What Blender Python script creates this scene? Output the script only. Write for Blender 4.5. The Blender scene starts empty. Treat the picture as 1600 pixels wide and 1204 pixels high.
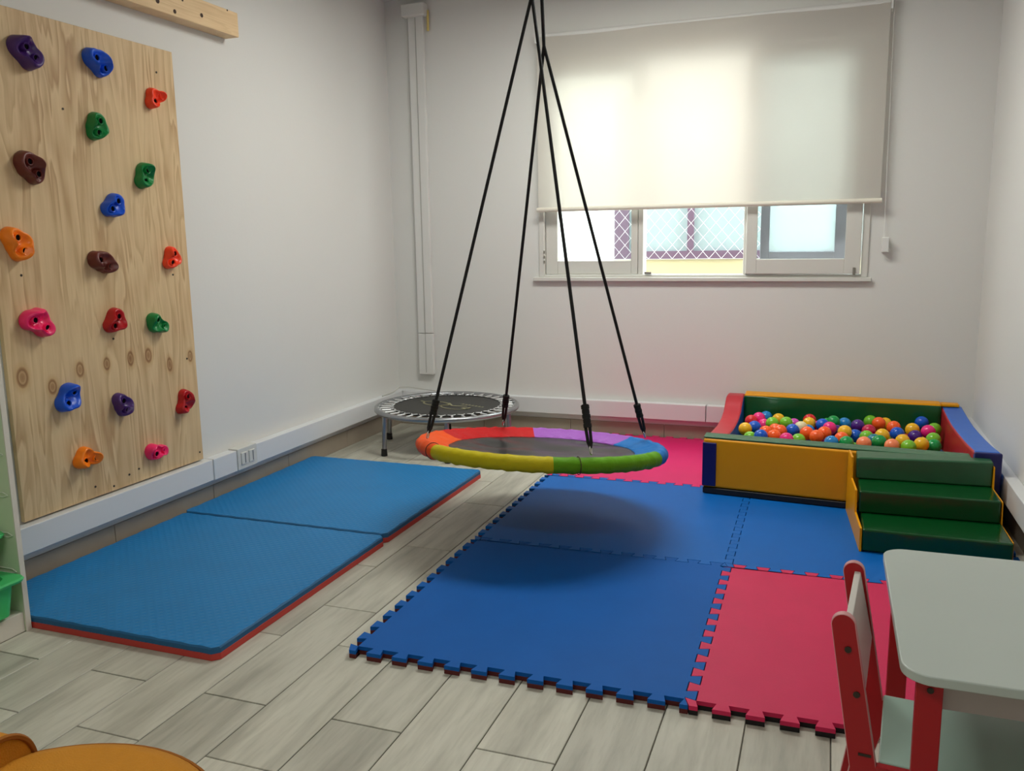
import bpy, bmesh, math, random
from math import sin, cos, pi, radians, sqrt
from mathutils import Vector, Matrix

S = bpy.context.scene
COL = S.collection
random.seed(7)

# ------------------------------------------------------------------ camera
F_PX = 1339.64
YAW, PITCH, ROLL = -0.35417, 0.168765, -0.0158687
CAM = Vector((0, 0, 1.22))
fwd = Vector((sin(YAW) * cos(PITCH), cos(YAW) * cos(PITCH), -sin(PITCH)))
rgt = Vector((cos(YAW), -sin(YAW), 0))
upv = rgt.cross(fwd)
rgt2 = cos(ROLL) * rgt + sin(ROLL) * upv
upv2 = -sin(ROLL) * rgt + cos(ROLL) * upv
cam = bpy.data.cameras.new('camera')
cam.sensor_fit = 'HORIZONTAL'
cam.sensor_width = 36.0
cam.lens = F_PX / 1600 * 36
cam.clip_start = 0.02
camo = bpy.data.objects.new('camera', cam)
COL.objects.link(camo)
M4 = Matrix.Identity(4)
for i in range(3):
    M4[i][0], M4[i][1], M4[i][2], M4[i][3] = rgt2[i], upv2[i], -fwd[i], CAM[i]
camo.matrix_world = M4
S.camera = camo

# ------------------------------------------------------------------ light
W = bpy.data.worlds.new('sky')
S.world = W
W.use_nodes = True
bg = W.node_tree.nodes['Background']
bg.inputs[0].default_value = (0.88, 0.96, 0.97, 1)
bg.inputs[1].default_value = 17.0
S.view_settings.view_transform = 'Standard'
S.view_settings.look = 'None'
S.view_settings.exposure = -0.35
S.view_settings.gamma = 1.0
S.view_settings.use_curve_mapping = False

# room dimensions
XL, XR, YB, YF, ZC = -2.70, 0.755, 5.10, -1.9, 2.70
# window opening
WX0, WX1, WZ0, WZ1 = -1.69, 0.195, 0.985, 2.27

def area(name, loc, size, energy, color, rot=(0, 0, 0), sizey=None, portal=False):
    l = bpy.data.lights.new(name, 'AREA')
    l.shape = 'RECTANGLE'
    l.size = size
    l.size_y = sizey or size
    l.energy = energy
    l.color = color
    if portal:
        l.cycles.is_portal = True
    o = bpy.data.objects.new(name, l)
    COL.objects.link(o)
    o.location = loc
    o.rotation_euler = rot
    return o

area('window_portal', ((WX0 + WX1) / 2, YB + 0.22, (WZ0 + WZ1) / 2), WX1 - WX0, 1, (1, 1, 1), (radians(-90), 0, 0), WZ1 - WZ0, True)
CEIL_E = 42
area('assumed_lamp_light', (-0.95, 3.75, ZC - 0.085), 1.4, CEIL_E, (0.98, 1.0, 0.93), (0, 0, 0), 0.5)  # assumed light out of view, supplies overhead fill
area('rear_fill_light', (-0.95, 0.3, ZC - 0.085), 1.1, 20, (0.98, 1.0, 0.93), (0, 0, 0), 0.28)  # added out of view to brighten the foreground

# ------------------------------------------------------------------ helpers
def srgb(r, g, b):
    def f(c):
        c = c / 255
        return c / 12.92 if c <= 0.04045 else ((c + 0.055) / 1.055) ** 2.4
    return (f(r), f(g), f(b), 1)

MATS = {}
def mat(name, rgb, rough=0.5, metal=0.0, spec=0.5, noise=None, bump=None, coat=0.0):
    """noise=(scale, amount) darkens/lightens; bump=(scale,strength)"""
    if name in MATS:
        return MATS[name]
    m = bpy.data.materials.new(name)
    m.use_nodes = True
    nt = m.node_tree
    b = nt.nodes['Principled BSDF']
    c = srgb(*rgb) if max(rgb) > 1 else (*rgb, 1)
    b.inputs['Base Color'].default_value = c
    b.inputs['Roughness'].default_value = rough
    b.inputs['Metallic'].default_value = metal
    b.inputs['Specular IOR Level'].default_value = spec
    if coat:
        b.inputs['Coat Weight'].default_value = coat
        b.inputs['Coat Roughness'].default_value = 0.15
    tc = nt.nodes.new('ShaderNodeTexCoord')
    if noise:
        n = nt.nodes.new('ShaderNodeTexNoise')
        n.inputs['Scale'].default_value = noise[0]
        n.inputs['Detail'].default_value = 5
        nt.links.new(tc.outputs['Object'], n.inputs['Vector'])
        mx = nt.nodes.new('ShaderNodeMix')
        mx.data_type = 'RGBA'
        mx.inputs['A'].default_value = tuple(max(0, x * (1 - noise[1])) for x in c[:3]) + (1,)
        mx.inputs['B'].default_value = tuple(min(1, x * (1 + noise[1])) for x in c[:3]) + (1,)
        nt.links.new(n.outputs['Fac'], mx.inputs['Factor'])
        nt.links.new(mx.outputs['Result'], b.inputs['Base Color'])
    if bump:
        n2 = nt.nodes.new('ShaderNodeTexNoise')
        n2.inputs['Scale'].default_value = bump[0]
        n2.inputs['Detail'].default_value = 4
        nt.links.new(tc.outputs['Object'], n2.inputs['Vector'])
        bp = nt.nodes.new('ShaderNodeBump')
        bp.inputs['Strength'].default_value = bump[1]
        bp.inputs['Distance'].default_value = 0.01
        nt.links.new(n2.outputs['Fac'], bp.inputs['Height'])
        nt.links.new(bp.outputs['Normal'], b.inputs['Normal'])
    MATS[name] = m
    return m

class MB:
    def __init__(s):
        s.v = []; s.f = []; s.mi = []
    def add(s, vs, fs, mi=0):
        o = len(s.v)
        s.v += [tuple(p) for p in vs]
        s.f += [tuple(i + o for i in f) for f in fs]
        s.mi += [mi] * len(fs)
        return s
    def box(s, x0, x1, y0, y1, z0, z1, mi=0):
        vs = [(x, y, z) for z in (z0, z1) for y in (y0, y1) for x in (x0, x1)]
        return s.add(vs, [(0, 2, 3, 1), (4, 5, 7, 6), (0, 1, 5, 4), (2, 6, 7, 3), (0, 4, 6, 2), (1, 3, 7, 5)], mi)
    def prism(s, poly, a0, a1, axis='z', mi=0, mi_side=None):
        """poly 2D counter-clockwise list, extruded along axis from a0 to a1"""
        n = len(poly)
        def P(p, a):
            if axis == 'z': return (p[0], p[1], a)
            if axis == 'x': return (a, p[0], p[1])
            return (p[0], a, p[1])
        vs = [P(p, a0) for p in poly] + [P(p, a1) for p in poly]
        s.add(vs, [tuple(range(n - 1, -1, -1)), tuple(range(n, 2 * n))], mi)
        o = len(s.v) - 2 * n
        for i in range(n):
            j = (i + 1) % n
            s.f.append((o + i, o + j, o + n + j, o + n + i))
            s.mi.append(mi if mi_side is None else mi_side)
        return s
    def tube(s, pts, r, n=10, closed=False, cap=True, mi=0):
        pts = [Vector(p) for p in pts]
        m = len(pts)
        rs = r if isinstance(r, (list, tuple)) else [r] * m
        vs = []
        prev = None
        for i, p in enumerate(pts):
            if closed:
                t = (pts[(i + 1) % m] - pts[(i - 1) % m]).normalized()
            else:
                t = (pts[min(i + 1, m - 1)] - pts[max(i - 1, 0)]).normalized()
            if prev is None:
                a = Vector((0, 0, 1)) if abs(t.z) < 0.9 else Vector((1, 0, 0))
                u = t.cross(a).normalized()
            else:
                u = (prev - t * prev.dot(t)).normalized()
            prev = u
            w = t.cross(u)
            for k in range(n):
                an = 2 * pi * k / n
                vs.append(p + (u * cos(an) + w * sin(an)) * rs[i])
        fs = []
        for i in range(m if closed else m - 1):
            for k in range(n):
                a = i * n + k; b = i * n + (k + 1) % n
                c = ((i + 1) % m) * n + (k + 1) % n; d = ((i + 1) % m) * n + k
                fs.append((a, b, c, d))
        if cap and not closed:
            fs.append(tuple(range(n - 1, -1, -1)))
            fs.append(tuple((m - 1) * n + k for k in range(n)))
        return s.add(vs, fs, mi)
    def lathe(s, prof, n=32, c=(0, 0, 0), mi=0):
        vs = []; fs = []
        m = len(prof)
        for r, z in prof:
            for k in range(n):
                a = 2 * pi * k / n
                vs.append((c[0] + r * cos(a), c[1] + r * sin(a), c[2] + z))
        for i in range(m - 1):
            for k in range(n):
                fs.append((i * n + k, i * n + (k + 1) % n, (i + 1) * n + (k + 1) % n, (i + 1) * n + k))
        if prof[0][0] > 1e-6: fs.append(tuple(range(n - 1, -1, -1)))
        if prof[-1][0] > 1e-6: fs.append(tuple((m - 1) * n + k for k in range(n)))
        return s.add(vs, fs, mi)
    def mesh(s, name, mats, smooth=None, xf=None):
        me = bpy.data.meshes.new(name)
        me.from_pydata(s.v, [], s.f)
        for m in (mats if isinstance(mats, (list, tuple)) else [mats]):
            me.materials.append(m)
        me.polygons.foreach_set('material_index', s.mi)
        bm = bmesh.new(); bm.from_mesh(me)
        bmesh.ops.remove_doubles(bm, verts=bm.verts, dist=1e-6)
        bmesh.ops.recalc_face_normals(bm, faces=bm.faces)
        bm.to_mesh(me); bm.free()
        if xf is not None: me.transform(xf)
        if smooth:
            me.shade_smooth()
            me.set_sharp_from_angle(angle=radians(smooth))
        me.update()
        return me
    def obj(s, name, mats, parent=None, smooth=None, bevel=None, seg=2, xf=None):
        me = s.mesh(name, mats, smooth, xf)
        return link(name, me, parent, bevel, seg)

def link(name, me, parent=None, bevel=None, seg=2):
    o = bpy.data.objects.new(name, me)
    COL.objects.link(o)
    if parent is not None: o.parent = parent
    if bevel:
        b = o.modifiers.new('bevel', 'BEVEL')
        b.width = bevel; b.segments = seg; b.limit_method = 'ANGLE'; b.angle_limit = radians(40)
        me.shade_smooth()
        me.set_sharp_from_angle(angle=radians(40))
        b.harden_normals = True
    return o

def tag(o, label=None, cat=None, group=None, kind=None):
    if label: o['label'] = label
    if cat: o['category'] = cat
    if group: o['group'] = group
    if kind: o['kind'] = kind
    return o

def thing(name, label, cat, loc=(0, 0, 0), rz=0, group=None):
    o = bpy.data.objects.new(name, None)
    o.empty_display_size = 0.05
    COL.objects.link(o)
    o.location = loc
    o.rotation_euler = (0, 0, rz)
    return tag(o, label, cat, group)

def struct(o):
    o['kind'] = 'structure'
    return o

# ------------------------------------------------------------------ special materials
def nodes_of(m):
    m.use_nodes = True
    nt = m.node_tree
    return nt, nt.nodes, nt.links, nt.nodes['Principled BSDF']

def plank_material():
    m = bpy.data.materials.new('wood_look_tile')
    nt, N, L, b = nodes_of(m)
    tc = N.new('ShaderNodeTexCoord'); oi = N.new('ShaderNodeObjectInfo')
    mp = N.new('ShaderNodeMapping'); mp.inputs['Scale'].default_value = (14, 1.6, 1)
    add = N.new('ShaderNodeVectorMath'); add.operation = 'ADD'
    mul = N.new('ShaderNodeVectorMath'); mul.operation = 'SCALE'
    comb = N.new('ShaderNodeCombineXYZ')
    L.new(oi.outputs['Random'], comb.inputs[0]); L.new(oi.outputs['Random'], comb.inputs[1]); L.new(oi.outputs['Random'], comb.inputs[2])
    L.new(comb.outputs[0], mul.inputs[0]); mul.inputs['Scale'].default_value = 37
    L.new(tc.outputs['Object'], mp.inputs['Vector'])
    L.new(mp.outputs[0], add.inputs[0]); L.new(mul.outputs[0], add.inputs[1])
    n1 = N.new('ShaderNodeTexNoise'); n1.inputs['Scale'].default_value = 1.0; n1.inputs['Detail'].default_value = 6; n1.inputs['Distortion'].default_value = 0.6
    L.new(add.outputs[0], n1.inputs['Vector'])
    n2 = N.new('ShaderNodeTexNoise'); n2.inputs['Scale'].default_value = 6; n2.inputs['Detail'].default_value = 4
    L.new(add.outputs[0], n2.inputs['Vector'])
    cr = N.new('ShaderNodeValToRGB')
    cr.color_ramp.elements[0].position = 0.28; cr.color_ramp.elements[0].color = srgb(172, 169, 155)
    cr.color_ramp.elements[1].position = 0.62; cr.color_ramp.elements[1].color = srgb(206, 203, 188)
    e = cr.color_ramp.elements.new(0.45); e.color = srgb(192, 189, 174)
    L.new(n1.outputs['Fac'], cr.inputs[0])
    mx = N.new('ShaderNodeMix'); mx.data_type = 'RGBA'; mx.blend_type = 'MULTIPLY'; mx.inputs['Factor'].default_value = 1
    cr2 = N.new('ShaderNodeValToRGB')
    cr2.color_ramp.elements[0].position = 0.3; cr2.color_ramp.elements[0].color = (0.88, 0.88, 0.87, 1)
    cr2.color_ramp.elements[1].position = 0.55; cr2.color_ramp.elements[1].color = (1, 1, 1, 1)
    L.new(n2.outputs['Fac'], cr2.inputs[0])
    L.new(cr.outputs[0], mx.inputs['A']); L.new(cr2.outputs[0], mx.inputs['B'])
    hv = N.new('ShaderNodeHueSaturation')
    mr = N.new('ShaderNodeMapRange'); mr.inputs[3].default_value = 0.86; mr.inputs[4].default_value = 1.06
    L.new(oi.outputs['Random'], mr.inputs[0]); L.new(mr.outputs[0], hv.inputs['Value'])
    L.new(mx.outputs['Result'], hv.inputs['Color'])
    L.new(hv.outputs[0], b.inputs['Base Color'])
    b.inputs['Roughness'].default_value = 0.42
    bp = N.new('ShaderNodeBump'); bp.inputs['Strength'].default_value = 0.15; bp.inputs['Distance'].default_value = 0.004
    L.new(n2.outputs['Fac'], bp.inputs['Height']); L.new(bp.outputs[0], b.inputs['Normal'])
    return m

def plywood_material(name, knots=(), vertical=True, light=(205, 178, 138), dark=(178, 148, 108)):
    """coordinates: object Y/Z on the left wall; knots list of (y,z,ry,rz)"""
    m = bpy.data.materials.new(name)
    nt, N, L, b = nodes_of(m)
    tc = N.new('ShaderNodeTexCoord')
    mp = N.new('ShaderNodeMapping')
    mp.inputs['Scale'].default_value = (1, 5.0, 0.55) if vertical else (1, 0.8, 7.0)
    L.new(tc.outputs['Object'], mp.inputs['Vector'])
    n1 = N.new('ShaderNodeTexNoise'); n1.inputs['Scale'].default_value = 1.7; n1.inputs['Detail'].default_value = 3; n1.inputs['Distortion'].default_value = 0.4
    L.new(mp.outputs[0], n1.inputs['Vector'])
    # contour lines of the noise give cathedral grain
    ml = N.new('ShaderNodeMath'); ml.operation = 'MULTIPLY'; ml.inputs[1].default_value = 9
    L.new(n1.outputs['Fac'], ml.inputs[0])
    fr = N.new('ShaderNodeMath'); fr.operation = 'FRACT'
    L.new(ml.outputs[0], fr.inputs[0])
    cr = N.new('ShaderNodeValToRGB')
    E_ = cr.color_ramp.elements
    E_[0].position = 0; E_[0].color = srgb(*light)
    E_[1].position = 1; E_[1].color = srgb(*light)
    e = E_.new(0.55); e.color = srgb(*[int(a * 0.55 + c * 0.45) for a, c in zip(light, dark)])
    e = E_.new(0.86); e.color = srgb(*dark)
    L.new(fr.outputs[0], cr.inputs[0])
    n2 = N.new('ShaderNodeTexNoise'); n2.inputs['Scale'].default_value = 3; n2.inputs['Detail'].default_value = 3
    L.new(tc.outputs['Object'], n2.inputs['Vector'])
    mx = N.new('ShaderNodeMix'); mx.data_type = 'RGBA'; mx.inputs['A'].default_value = srgb(*light)
    mr = N.new('ShaderNodeMapRange'); mr.inputs[1].default_value = 0.35; mr.inputs[2].default_value = 0.65; mr.inputs[3].default_value = 0.25; mr.inputs[4].default_value = 0.85
    L.new(n2.outputs['Fac'], mr.inputs[0]); L.new(mr.outputs[0], mx.inputs['Factor'])
    L.new(cr.outputs[0], mx.inputs['B'])
    # fine fibre
    mp3 = N.new('ShaderNodeMapping'); mp3.inputs['Scale'].default_value = (1, 90, 5) if vertical else (1, 5, 90)
    L.new(tc.outputs['Object'], mp3.inputs['Vector'])
    n3 = N.new('ShaderNodeTexNoise'); n3.inputs['Scale'].default_value = 1.5
    L.new(mp3.outputs[0], n3.inputs['Vector'])
    cr3 = N.new('ShaderNodeValToRGB')
    cr3.color_ramp.elements[0].position = 0.3; cr3.color_ramp.elements[0].color = (0.95, 0.94, 0.92, 1)
    cr3.color_ramp.elements[1].position = 0.6; cr3.color_ramp.elements[1].color = (1, 1, 1, 1)
    L.new(n3.outputs['Fac'], cr3.inputs[0])
    m2 = N.new('ShaderNodeMix'); m2.data_type = 'RGBA'; m2.blend_type = 'MULTIPLY'; m2.inputs['Factor'].default_value = 1
    L.new(mx.outputs['Result'], m2.inputs['A']); L.new(cr3.outputs[0], m2.inputs['B'])
    last = m2.outputs['Result']
    for (y, z, ry, rz) in knots:
        sb = N.new('ShaderNodeVectorMath'); sb.operation = 'SUBTRACT'; sb.inputs[1].default_value = (0, y, z)
        L.new(tc.outputs['Object'], sb.inputs[0])
        sc = N.new('ShaderNodeVectorMath'); sc.operation = 'MULTIPLY'; sc.inputs[1].default_value = (0, 1 / ry, 1 / rz)
        L.new(sb.outputs[0], sc.inputs[0])
        ln = N.new('ShaderNodeVectorMath'); ln.operation = 'LENGTH'
        L.new(sc.outputs[0], ln.inputs[0])
        c = N.new('ShaderNodeValToRGB')
        el = c.color_ramp.elements
        el[0].position = 0.0; el[0].color = (0.55, 0.42, 0.33, 1)
        el[1].position = 1.0; el[1].color = (1, 1, 1, 1)
        for p_, col_ in ((0.22, (0.62, 0.5, 0.4, 1)), (0.3, (0.8, 0.7, 0.6, 1)), (0.42, (0.42, 0.3, 0.22, 1)), (0.52, (0.6, 0.46, 0.35, 1)), (0.62, (0.9, 0.84, 0.76, 1))):
            q = el.new(p_); q.color = col_
        hl = N.new('ShaderNodeMath'); hl.operation = 'MULTIPLY'; hl.inputs[1].default_value = 0.55
        L.new(ln.outputs['Value'], hl.inputs[0]); L.new(hl.outputs[0], c.inputs[0])
        m3 = N.new('ShaderNodeMix'); m3.data_type = 'RGBA'; m3.blend_type = 'MULTIPLY'; m3.inputs['Factor'].default_value = 1
        L.new(last, m3.inputs['A']); L.new(c.outputs[0], m3.inputs['B'])
        last = m3.outputs['Result']
    L.new(last, b.inputs['Base Color'])
    b.inputs['Roughness'].default_value = 0.6
    return m

def foam_material(name, rgb, weave=False, rough=0.5, sheen=0.0):
    m = bpy.data.materials.new(name)
    nt, N, L, b = nodes_of(m)
    tc = N.new('ShaderNodeTexCoord')
    c = srgb(*rgb)
    n = N.new('ShaderNodeTexNoise'); n.inputs['Scale'].default_value = 5; n.inputs['Detail'].default_value = 8; n.inputs['Roughness'].default_value = 0.65
    L.new(tc.outputs['Object'], n.inputs['Vector'])
    mx = N.new('ShaderNodeMix'); mx.data_type = 'RGBA'
    mx.inputs['A'].default_value = tuple(x * 0.88 for x in c[:3]) + (1,)
    mx.inputs['B'].default_value = tuple(min(1, x * 1.12) for x in c[:3]) + (1,)
    L.new(n.outputs['Fac'], mx.inputs['Factor'])
    L.new(mx.outputs['Result'], b.inputs['Base Color'])
    b.inputs['Roughness'].default_value = rough
    b.inputs['Specular IOR Level'].default_value = 0.22
    bp = N.new('ShaderNodeBump')
    if weave:
        # tatami-like woven relief: two crossed diagonal wave sets
        outs = []
        for k, (rot, sc_) in enumerate(((radians(45), 13), (radians(-45), 13))):
            mp = N.new('ShaderNodeMapping'); mp.inputs['Rotation'].default_value = (0, 0, rot)
            L.new(tc.outputs['Object'], mp.inputs['Vector'])
            w = N.new('ShaderNodeTexWave'); w.inputs['Scale'].default_value = sc_; w.wave_profile = 'SIN'
            w.inputs['Distortion'].default_value = 0.3
            L.new(mp.outputs[0], w.inputs['Vector'])
            outs.append(w.outputs['Fac'])
        mm = N.new('ShaderNodeMath'); mm.operation = 'MAXIMUM'
        L.new(outs[0], mm.inputs[0]); L.new(outs[1], mm.inputs[1])
        L.new(mm.outputs[0], bp.inputs['Height'])
        bp.inputs['Strength'].default_value = 0.35; bp.inputs['Distance'].default_value = 0.004
    else:
        n2 = N.new('ShaderNodeTexNoise'); n2.inputs['Scale'].default_value = 350; n2.inputs['Detail'].default_value = 3
        L.new(tc.outputs['Object'], n2.inputs['Vector'])
        L.new(n2.outputs['Fac'], bp.inputs['Height'])
        bp.inputs['Strength'].default_value = 0.25; bp.inputs['Distance'].default_value = 0.002
    L.new(bp.outputs[0], b.inputs['Normal'])
    return m

def blind_material():
    m = bpy.data.materials.new('blind_fabric')
    m.use_nodes = True
    nt = m.node_tree; N = nt.nodes; L = nt.links
    N.clear()
    out = N.new('ShaderNodeOutputMaterial')
    tr = N.new('ShaderNodeBsdfTranslucent'); tr.inputs[0].default_value = (0.70, 0.62, 0.54, 1)
    df = N.new('ShaderNodeBsdfDiffuse'); df.inputs[0].default_value = (0.72, 0.70, 0.65, 1)
    tp = N.new('ShaderNodeBsdfTransparent'); tp.inputs[0].default_value = (1.0, 0.95, 0.86, 1)
    m1 = N.new('ShaderNodeMixShader'); m1.inputs[0].default_value = 0.42
    L.new(df.outputs[0], m1.inputs[1]); L.new(tr.outputs[0], m1.inputs[2])
    m2 = N.new('ShaderNodeMixShader'); m2.inputs[0].default_value = BLIND_OPEN
    L.new(m1.outputs[0], m2.inputs[1]); L.new(tp.outputs[0], m2.inputs[2])
    L.new(m2.outputs[0], out.inputs[0])
    return m
BLIND_OPEN = 0.02

def glass_material(name, tint=(1, 1, 1), trans=0.9):
    m = bpy.data.materials.new(name)
    m.use_nodes = True
    nt = m.node_tree; N = nt.nodes; L = nt.links
    N.clear()
    out = N.new('ShaderNodeOutputMaterial')
    tp = N.new('ShaderNodeBsdfTransparent'); tp.inputs[0].default_value = (*tint, 1)
    gl = N.new('ShaderNodeBsdfGlossy'); gl.inputs['Roughness'].default_value = 0.05
    m1 = N.new('ShaderNodeMixShader'); m1.inputs[0].default_value = 1 - trans
    L.new(tp.outputs[0], m1.inputs[1]); L.new(gl.outputs[0], m1.inputs[2])
    L.new(m1.outputs[0], out.inputs[0])
    return m

def frosted_material():
    m = bpy.data.materials.new('frosted_glass')
    m.use_nodes = True
    nt = m.node_tree; N = nt.nodes; L = nt.links
    N.clear()
    out = N.new('ShaderNodeOutputMaterial')
    tp = N.new('ShaderNodeBsdfTransparent'); tp.inputs[0].default_value = (0.92, 0.95, 0.95, 1)
    tl = N.new('ShaderNodeBsdfTranslucent'); tl.inputs[0].default_value = (0.55, 0.6, 0.61, 1)
    m1 = N.new('ShaderNodeMixShader'); m1.inputs[0].default_value = 0.5
    L.new(tp.outputs[0], m1.inputs[1]); L.new(tl.outputs[0], m1.inputs[2])
    L.new(m1.outputs[0], out.inputs[0])
    return m

WALL = mat('wall_paint', (222, 221, 217), 0.75, noise=(1.2, 0.015), bump=(60, 0.04))
TRUNK = mat('white_plastic', (222, 223, 224), 0.4)
CREAM = mat('cream_plastic', (226, 220, 205), 0.4)
WHITEP = mat('white_paint', (226, 226, 222), 0.35)
DARKGAP = mat('dark_gap', (60, 58, 54), 0.8)
PLANK = plank_material()
GROUT = mat('grout', (98, 95, 84), 0.85)

# ------------------------------------------------------------------ room shell
T = 0.2
fl = struct(MB().box(XL - T, XR + T, YF - T, YB + T, -0.12, -0.004).obj('floor', GROUT))
# planks 20 x 60 cm, joints 3 mm, neighbouring columns shifted
PW, PL = 0.203, 0.605
plank_me = {}
def plank(x0, x1, y0, y1):
    w, l = round(x1 - x0, 3), round(y1 - y0, 3)
    key = (w, l)
    if key not in plank_me:
        h = 0.0015
        b = MB(); t = 0.0015
        vs = [(0, 0, -h * 2), (w, 0, -h * 2), (w, l, -h * 2), (0, l, -h * 2), (0, 0, -t), (w, 0, -t), (w, l, -t), (0, l, -t),
              (t, t, 0), (w - t, t, 0), (w - t, l - t, 0), (t, l - t, 0)]
        fs = [(3, 2, 1, 0), (8, 9, 10, 11)]
        for a in (0, 4):
            for i in range(4):
                j = (i + 1) % 4
                fs.append((a + i, a + j, a + 4 + j, a + 4 + i))
        b.add(vs, fs)
        plank_me[key] = b.mesh('plank', PLANK)
    o = link('plank', plank_me[key], fl)
    o.location = (x0, y0, 0)
k0 = -1.57
cols = range(-6, 12)
for c in cols:
    x0 = k0 + c * PW; x1 = x0 + PW - 0.0035
    if x1 < XL or x0 > XR: continue
    x0 = max(x0, XL); x1 = min(x1, XR)
    off = 1.757 if c % 2 == 0 else 1.515
    j = math.ceil((YF - off) / PL) - 1
    while off + j * PL < YB:
        y0 = off + j * PL + 0.0035; y1 = off + (j + 1) * PL
        y0 = max(y0, YF); y1 = min(y1, YB)
        if y1 - y0 > 0.02 and x1 - x0 > 0.01: plank(x0, x1, y0, y1)
        j += 1

struct(MB().box(XL - T, XL, YF - T, YB + T, -0.1, ZC + 0.1).obj('wall_left', WALL))
struct(MB().box(XR, XR + T, YF - T, YB + T, -0.1, ZC + 0.1).obj('wall_right', WALL))
struct(MB().box(XL, XR, YF - T, YF, -0.1, ZC + 0.1).obj('wall_front', WALL))
wb = MB()
wb.box(XL, WX0, YB, YB + T, -0.1, ZC + 0.1)
wb.box(WX1, XR, YB, YB + T, -0.1, ZC + 0.1)
wb.box(WX0, WX1, YB, YB + T, -0.1, WZ0)
wb.box(WX0, WX1, YB, YB + T, WZ1, ZC + 0.1)
struct(wb.obj('wall_back', WALL))
struct(MB().box(XL - T, XR + T, YF - T, YB + T, ZC, ZC + 0.12).obj('ceiling', WALL))

# tile skirting, each tile a piece
def skirting(name, axis, fixed, a0, a1, joints, side):
    base = bpy.data.objects.new(name, None)
    COL.objects.link(base); struct(base)
    js = [a0] + [j for j in joints if a0 < j < a1] + [a1]
    for p, q in zip(js[:-1], js[1:]):
        q -= 0.002
        b = MB()
        if axis == 'y':
            b.box(min(fixed, fixed + side * 0.009), max(fixed, fixed + side * 0.009), p, q, 0, 0.098)
        else:
            b.box(p, q, min(fixed, fixed + side * 0.009), max(fixed, fixed + side * 0.009), 0, 0.098)
        me = b.mesh('tile', SKIRT)
        link('tile', me, base, 0.002, 1)
    return base
SKIRT = mat('skirting_tile', (158, 146, 130), 0.45, noise=(9, 0.12))
skirting('baseboard_left', 'y', XL, YF, YB, [3.187 + k * 0.605 for k in range(-9, 5)], 1)
skirting('baseboard_back', 'x', YB, XL + 0.009, XR - 0.009, [-1.491 + k * 0.59 for k in range(-3, 6)], -1)
skirting('baseboard_right', 'y', XR, YF, YB, [3.0 + k * 0.605 for k in range(-9, 5)], -1)

# cable trunking
def trunk(name, mb):
    return struct(mb.obj(name, TRUNK, bevel=0.004))
TR0, TR1, TD = 0.135, 0.235, 0.05
t1 = trunk('trim_1', MB().box(XL, XL + TD, YF, 3.146, TR0, TR1))
trunk('trim_2', MB().box(XL, XL + TD, 3.47, YB, TR0, TR1))
trunk('trim_3', MB().box(XL + TD, -0.652, YB - TD, YB, TR0, TR1))
trunk('trim_4', MB().box(-0.648, XR, YB - TD, YB, TR0, TR1))
trunk('trim_5', MB().box(XR - TD, XR, YF, YB - TD, TR0, TR1))
# junction cover on the trunking and the socket
jb = MB().box(XL, XL + TD + 0.003, 3.149, 3.315, TR0 - 0.001, TR1 + 0.001).obj('junction_cover', TRUNK, bevel=0.004)
tag(jb, 'flat white cover plate in the cable trunking beside the wall socket', 'cover')
so = thing('wall_socket', 'white double socket set in the low cable trunking on the left wall', 'socket', (XL, 3.392, 0.13))
MB().box(0, TD + 0.006, -0.074, 0.074, 0.004, 0.112).obj('socket_body', mat('socket_white', (214, 212, 205), 0.45), so, bevel=0.005)
for dy in (-0.03, 0.03):
    f = MB().box(TD + 0.004, TD + 0.011, dy - 0.022, dy + 0.022, 0.03, 0.088).obj('socket_face', mat('socket_white', (214, 212, 205), 0.45), so, bevel=0.002)
    MB().box(TD + 0.0105, TD + 0.0115, dy + 0.002, dy + 0.009, 0.035, 0.083).obj('slot', mat('slot_grey', (110, 115, 120), 0.6), f)

# vertical conduit on the back wall
cd = struct(MB().box(-2.528, -2.425, YB - 0.03, YB, 0.62, 2.62).obj('trim_6', WALL, bevel=0.004))
struct(MB().box(-2.530, -2.423, YB - 0.032, YB, 0.345, 0.617).obj('trim_7', WALL, bevel=0.006))
struct(MB().box(-2.56, -2.40, YB - 0.06, YB, 2.585, 2.66).obj('trim_8', WALL, bevel=0.008))
MB().box(-2.478, -2.474, YB - 0.034, YB - 0.03, 0.36, 2.58).obj('seam', mat('seam_grey', (176, 174, 168), 0.7), cd)
ct = tag(MB().tube([(-2.398, YB - 0.012, 2.62), (-2.397, YB - 0.014, 2.56), (-2.399, YB - 0.012, 2.50)], 0.008, 8).obj('cable_sleeve', mat('cable_sleeve_yellow', (222, 200, 120), 0.5), smooth=40),
         'short yellowish cable sleeve beside the top of the vertical wall duct', 'cable')
# loose white cable on the trunking in the corner
cpts = [(-2.40, 5.04, 0.245), (-2.5, 5.05, 0.252), (-2.6, 5.045, 0.262), (-2.655, 5.02, 0.262), (-2.66, 4.95, 0.244), (-2.665, 4.8, 0.24)]
tag(MB().tube(cpts, 0.004, 6).obj('loose_cable', mat('cable_white', (205, 203, 195), 0.6), smooth=60),
    'thin white cable lying on the trunking in the corner behind the trampoline', 'cable')

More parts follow.
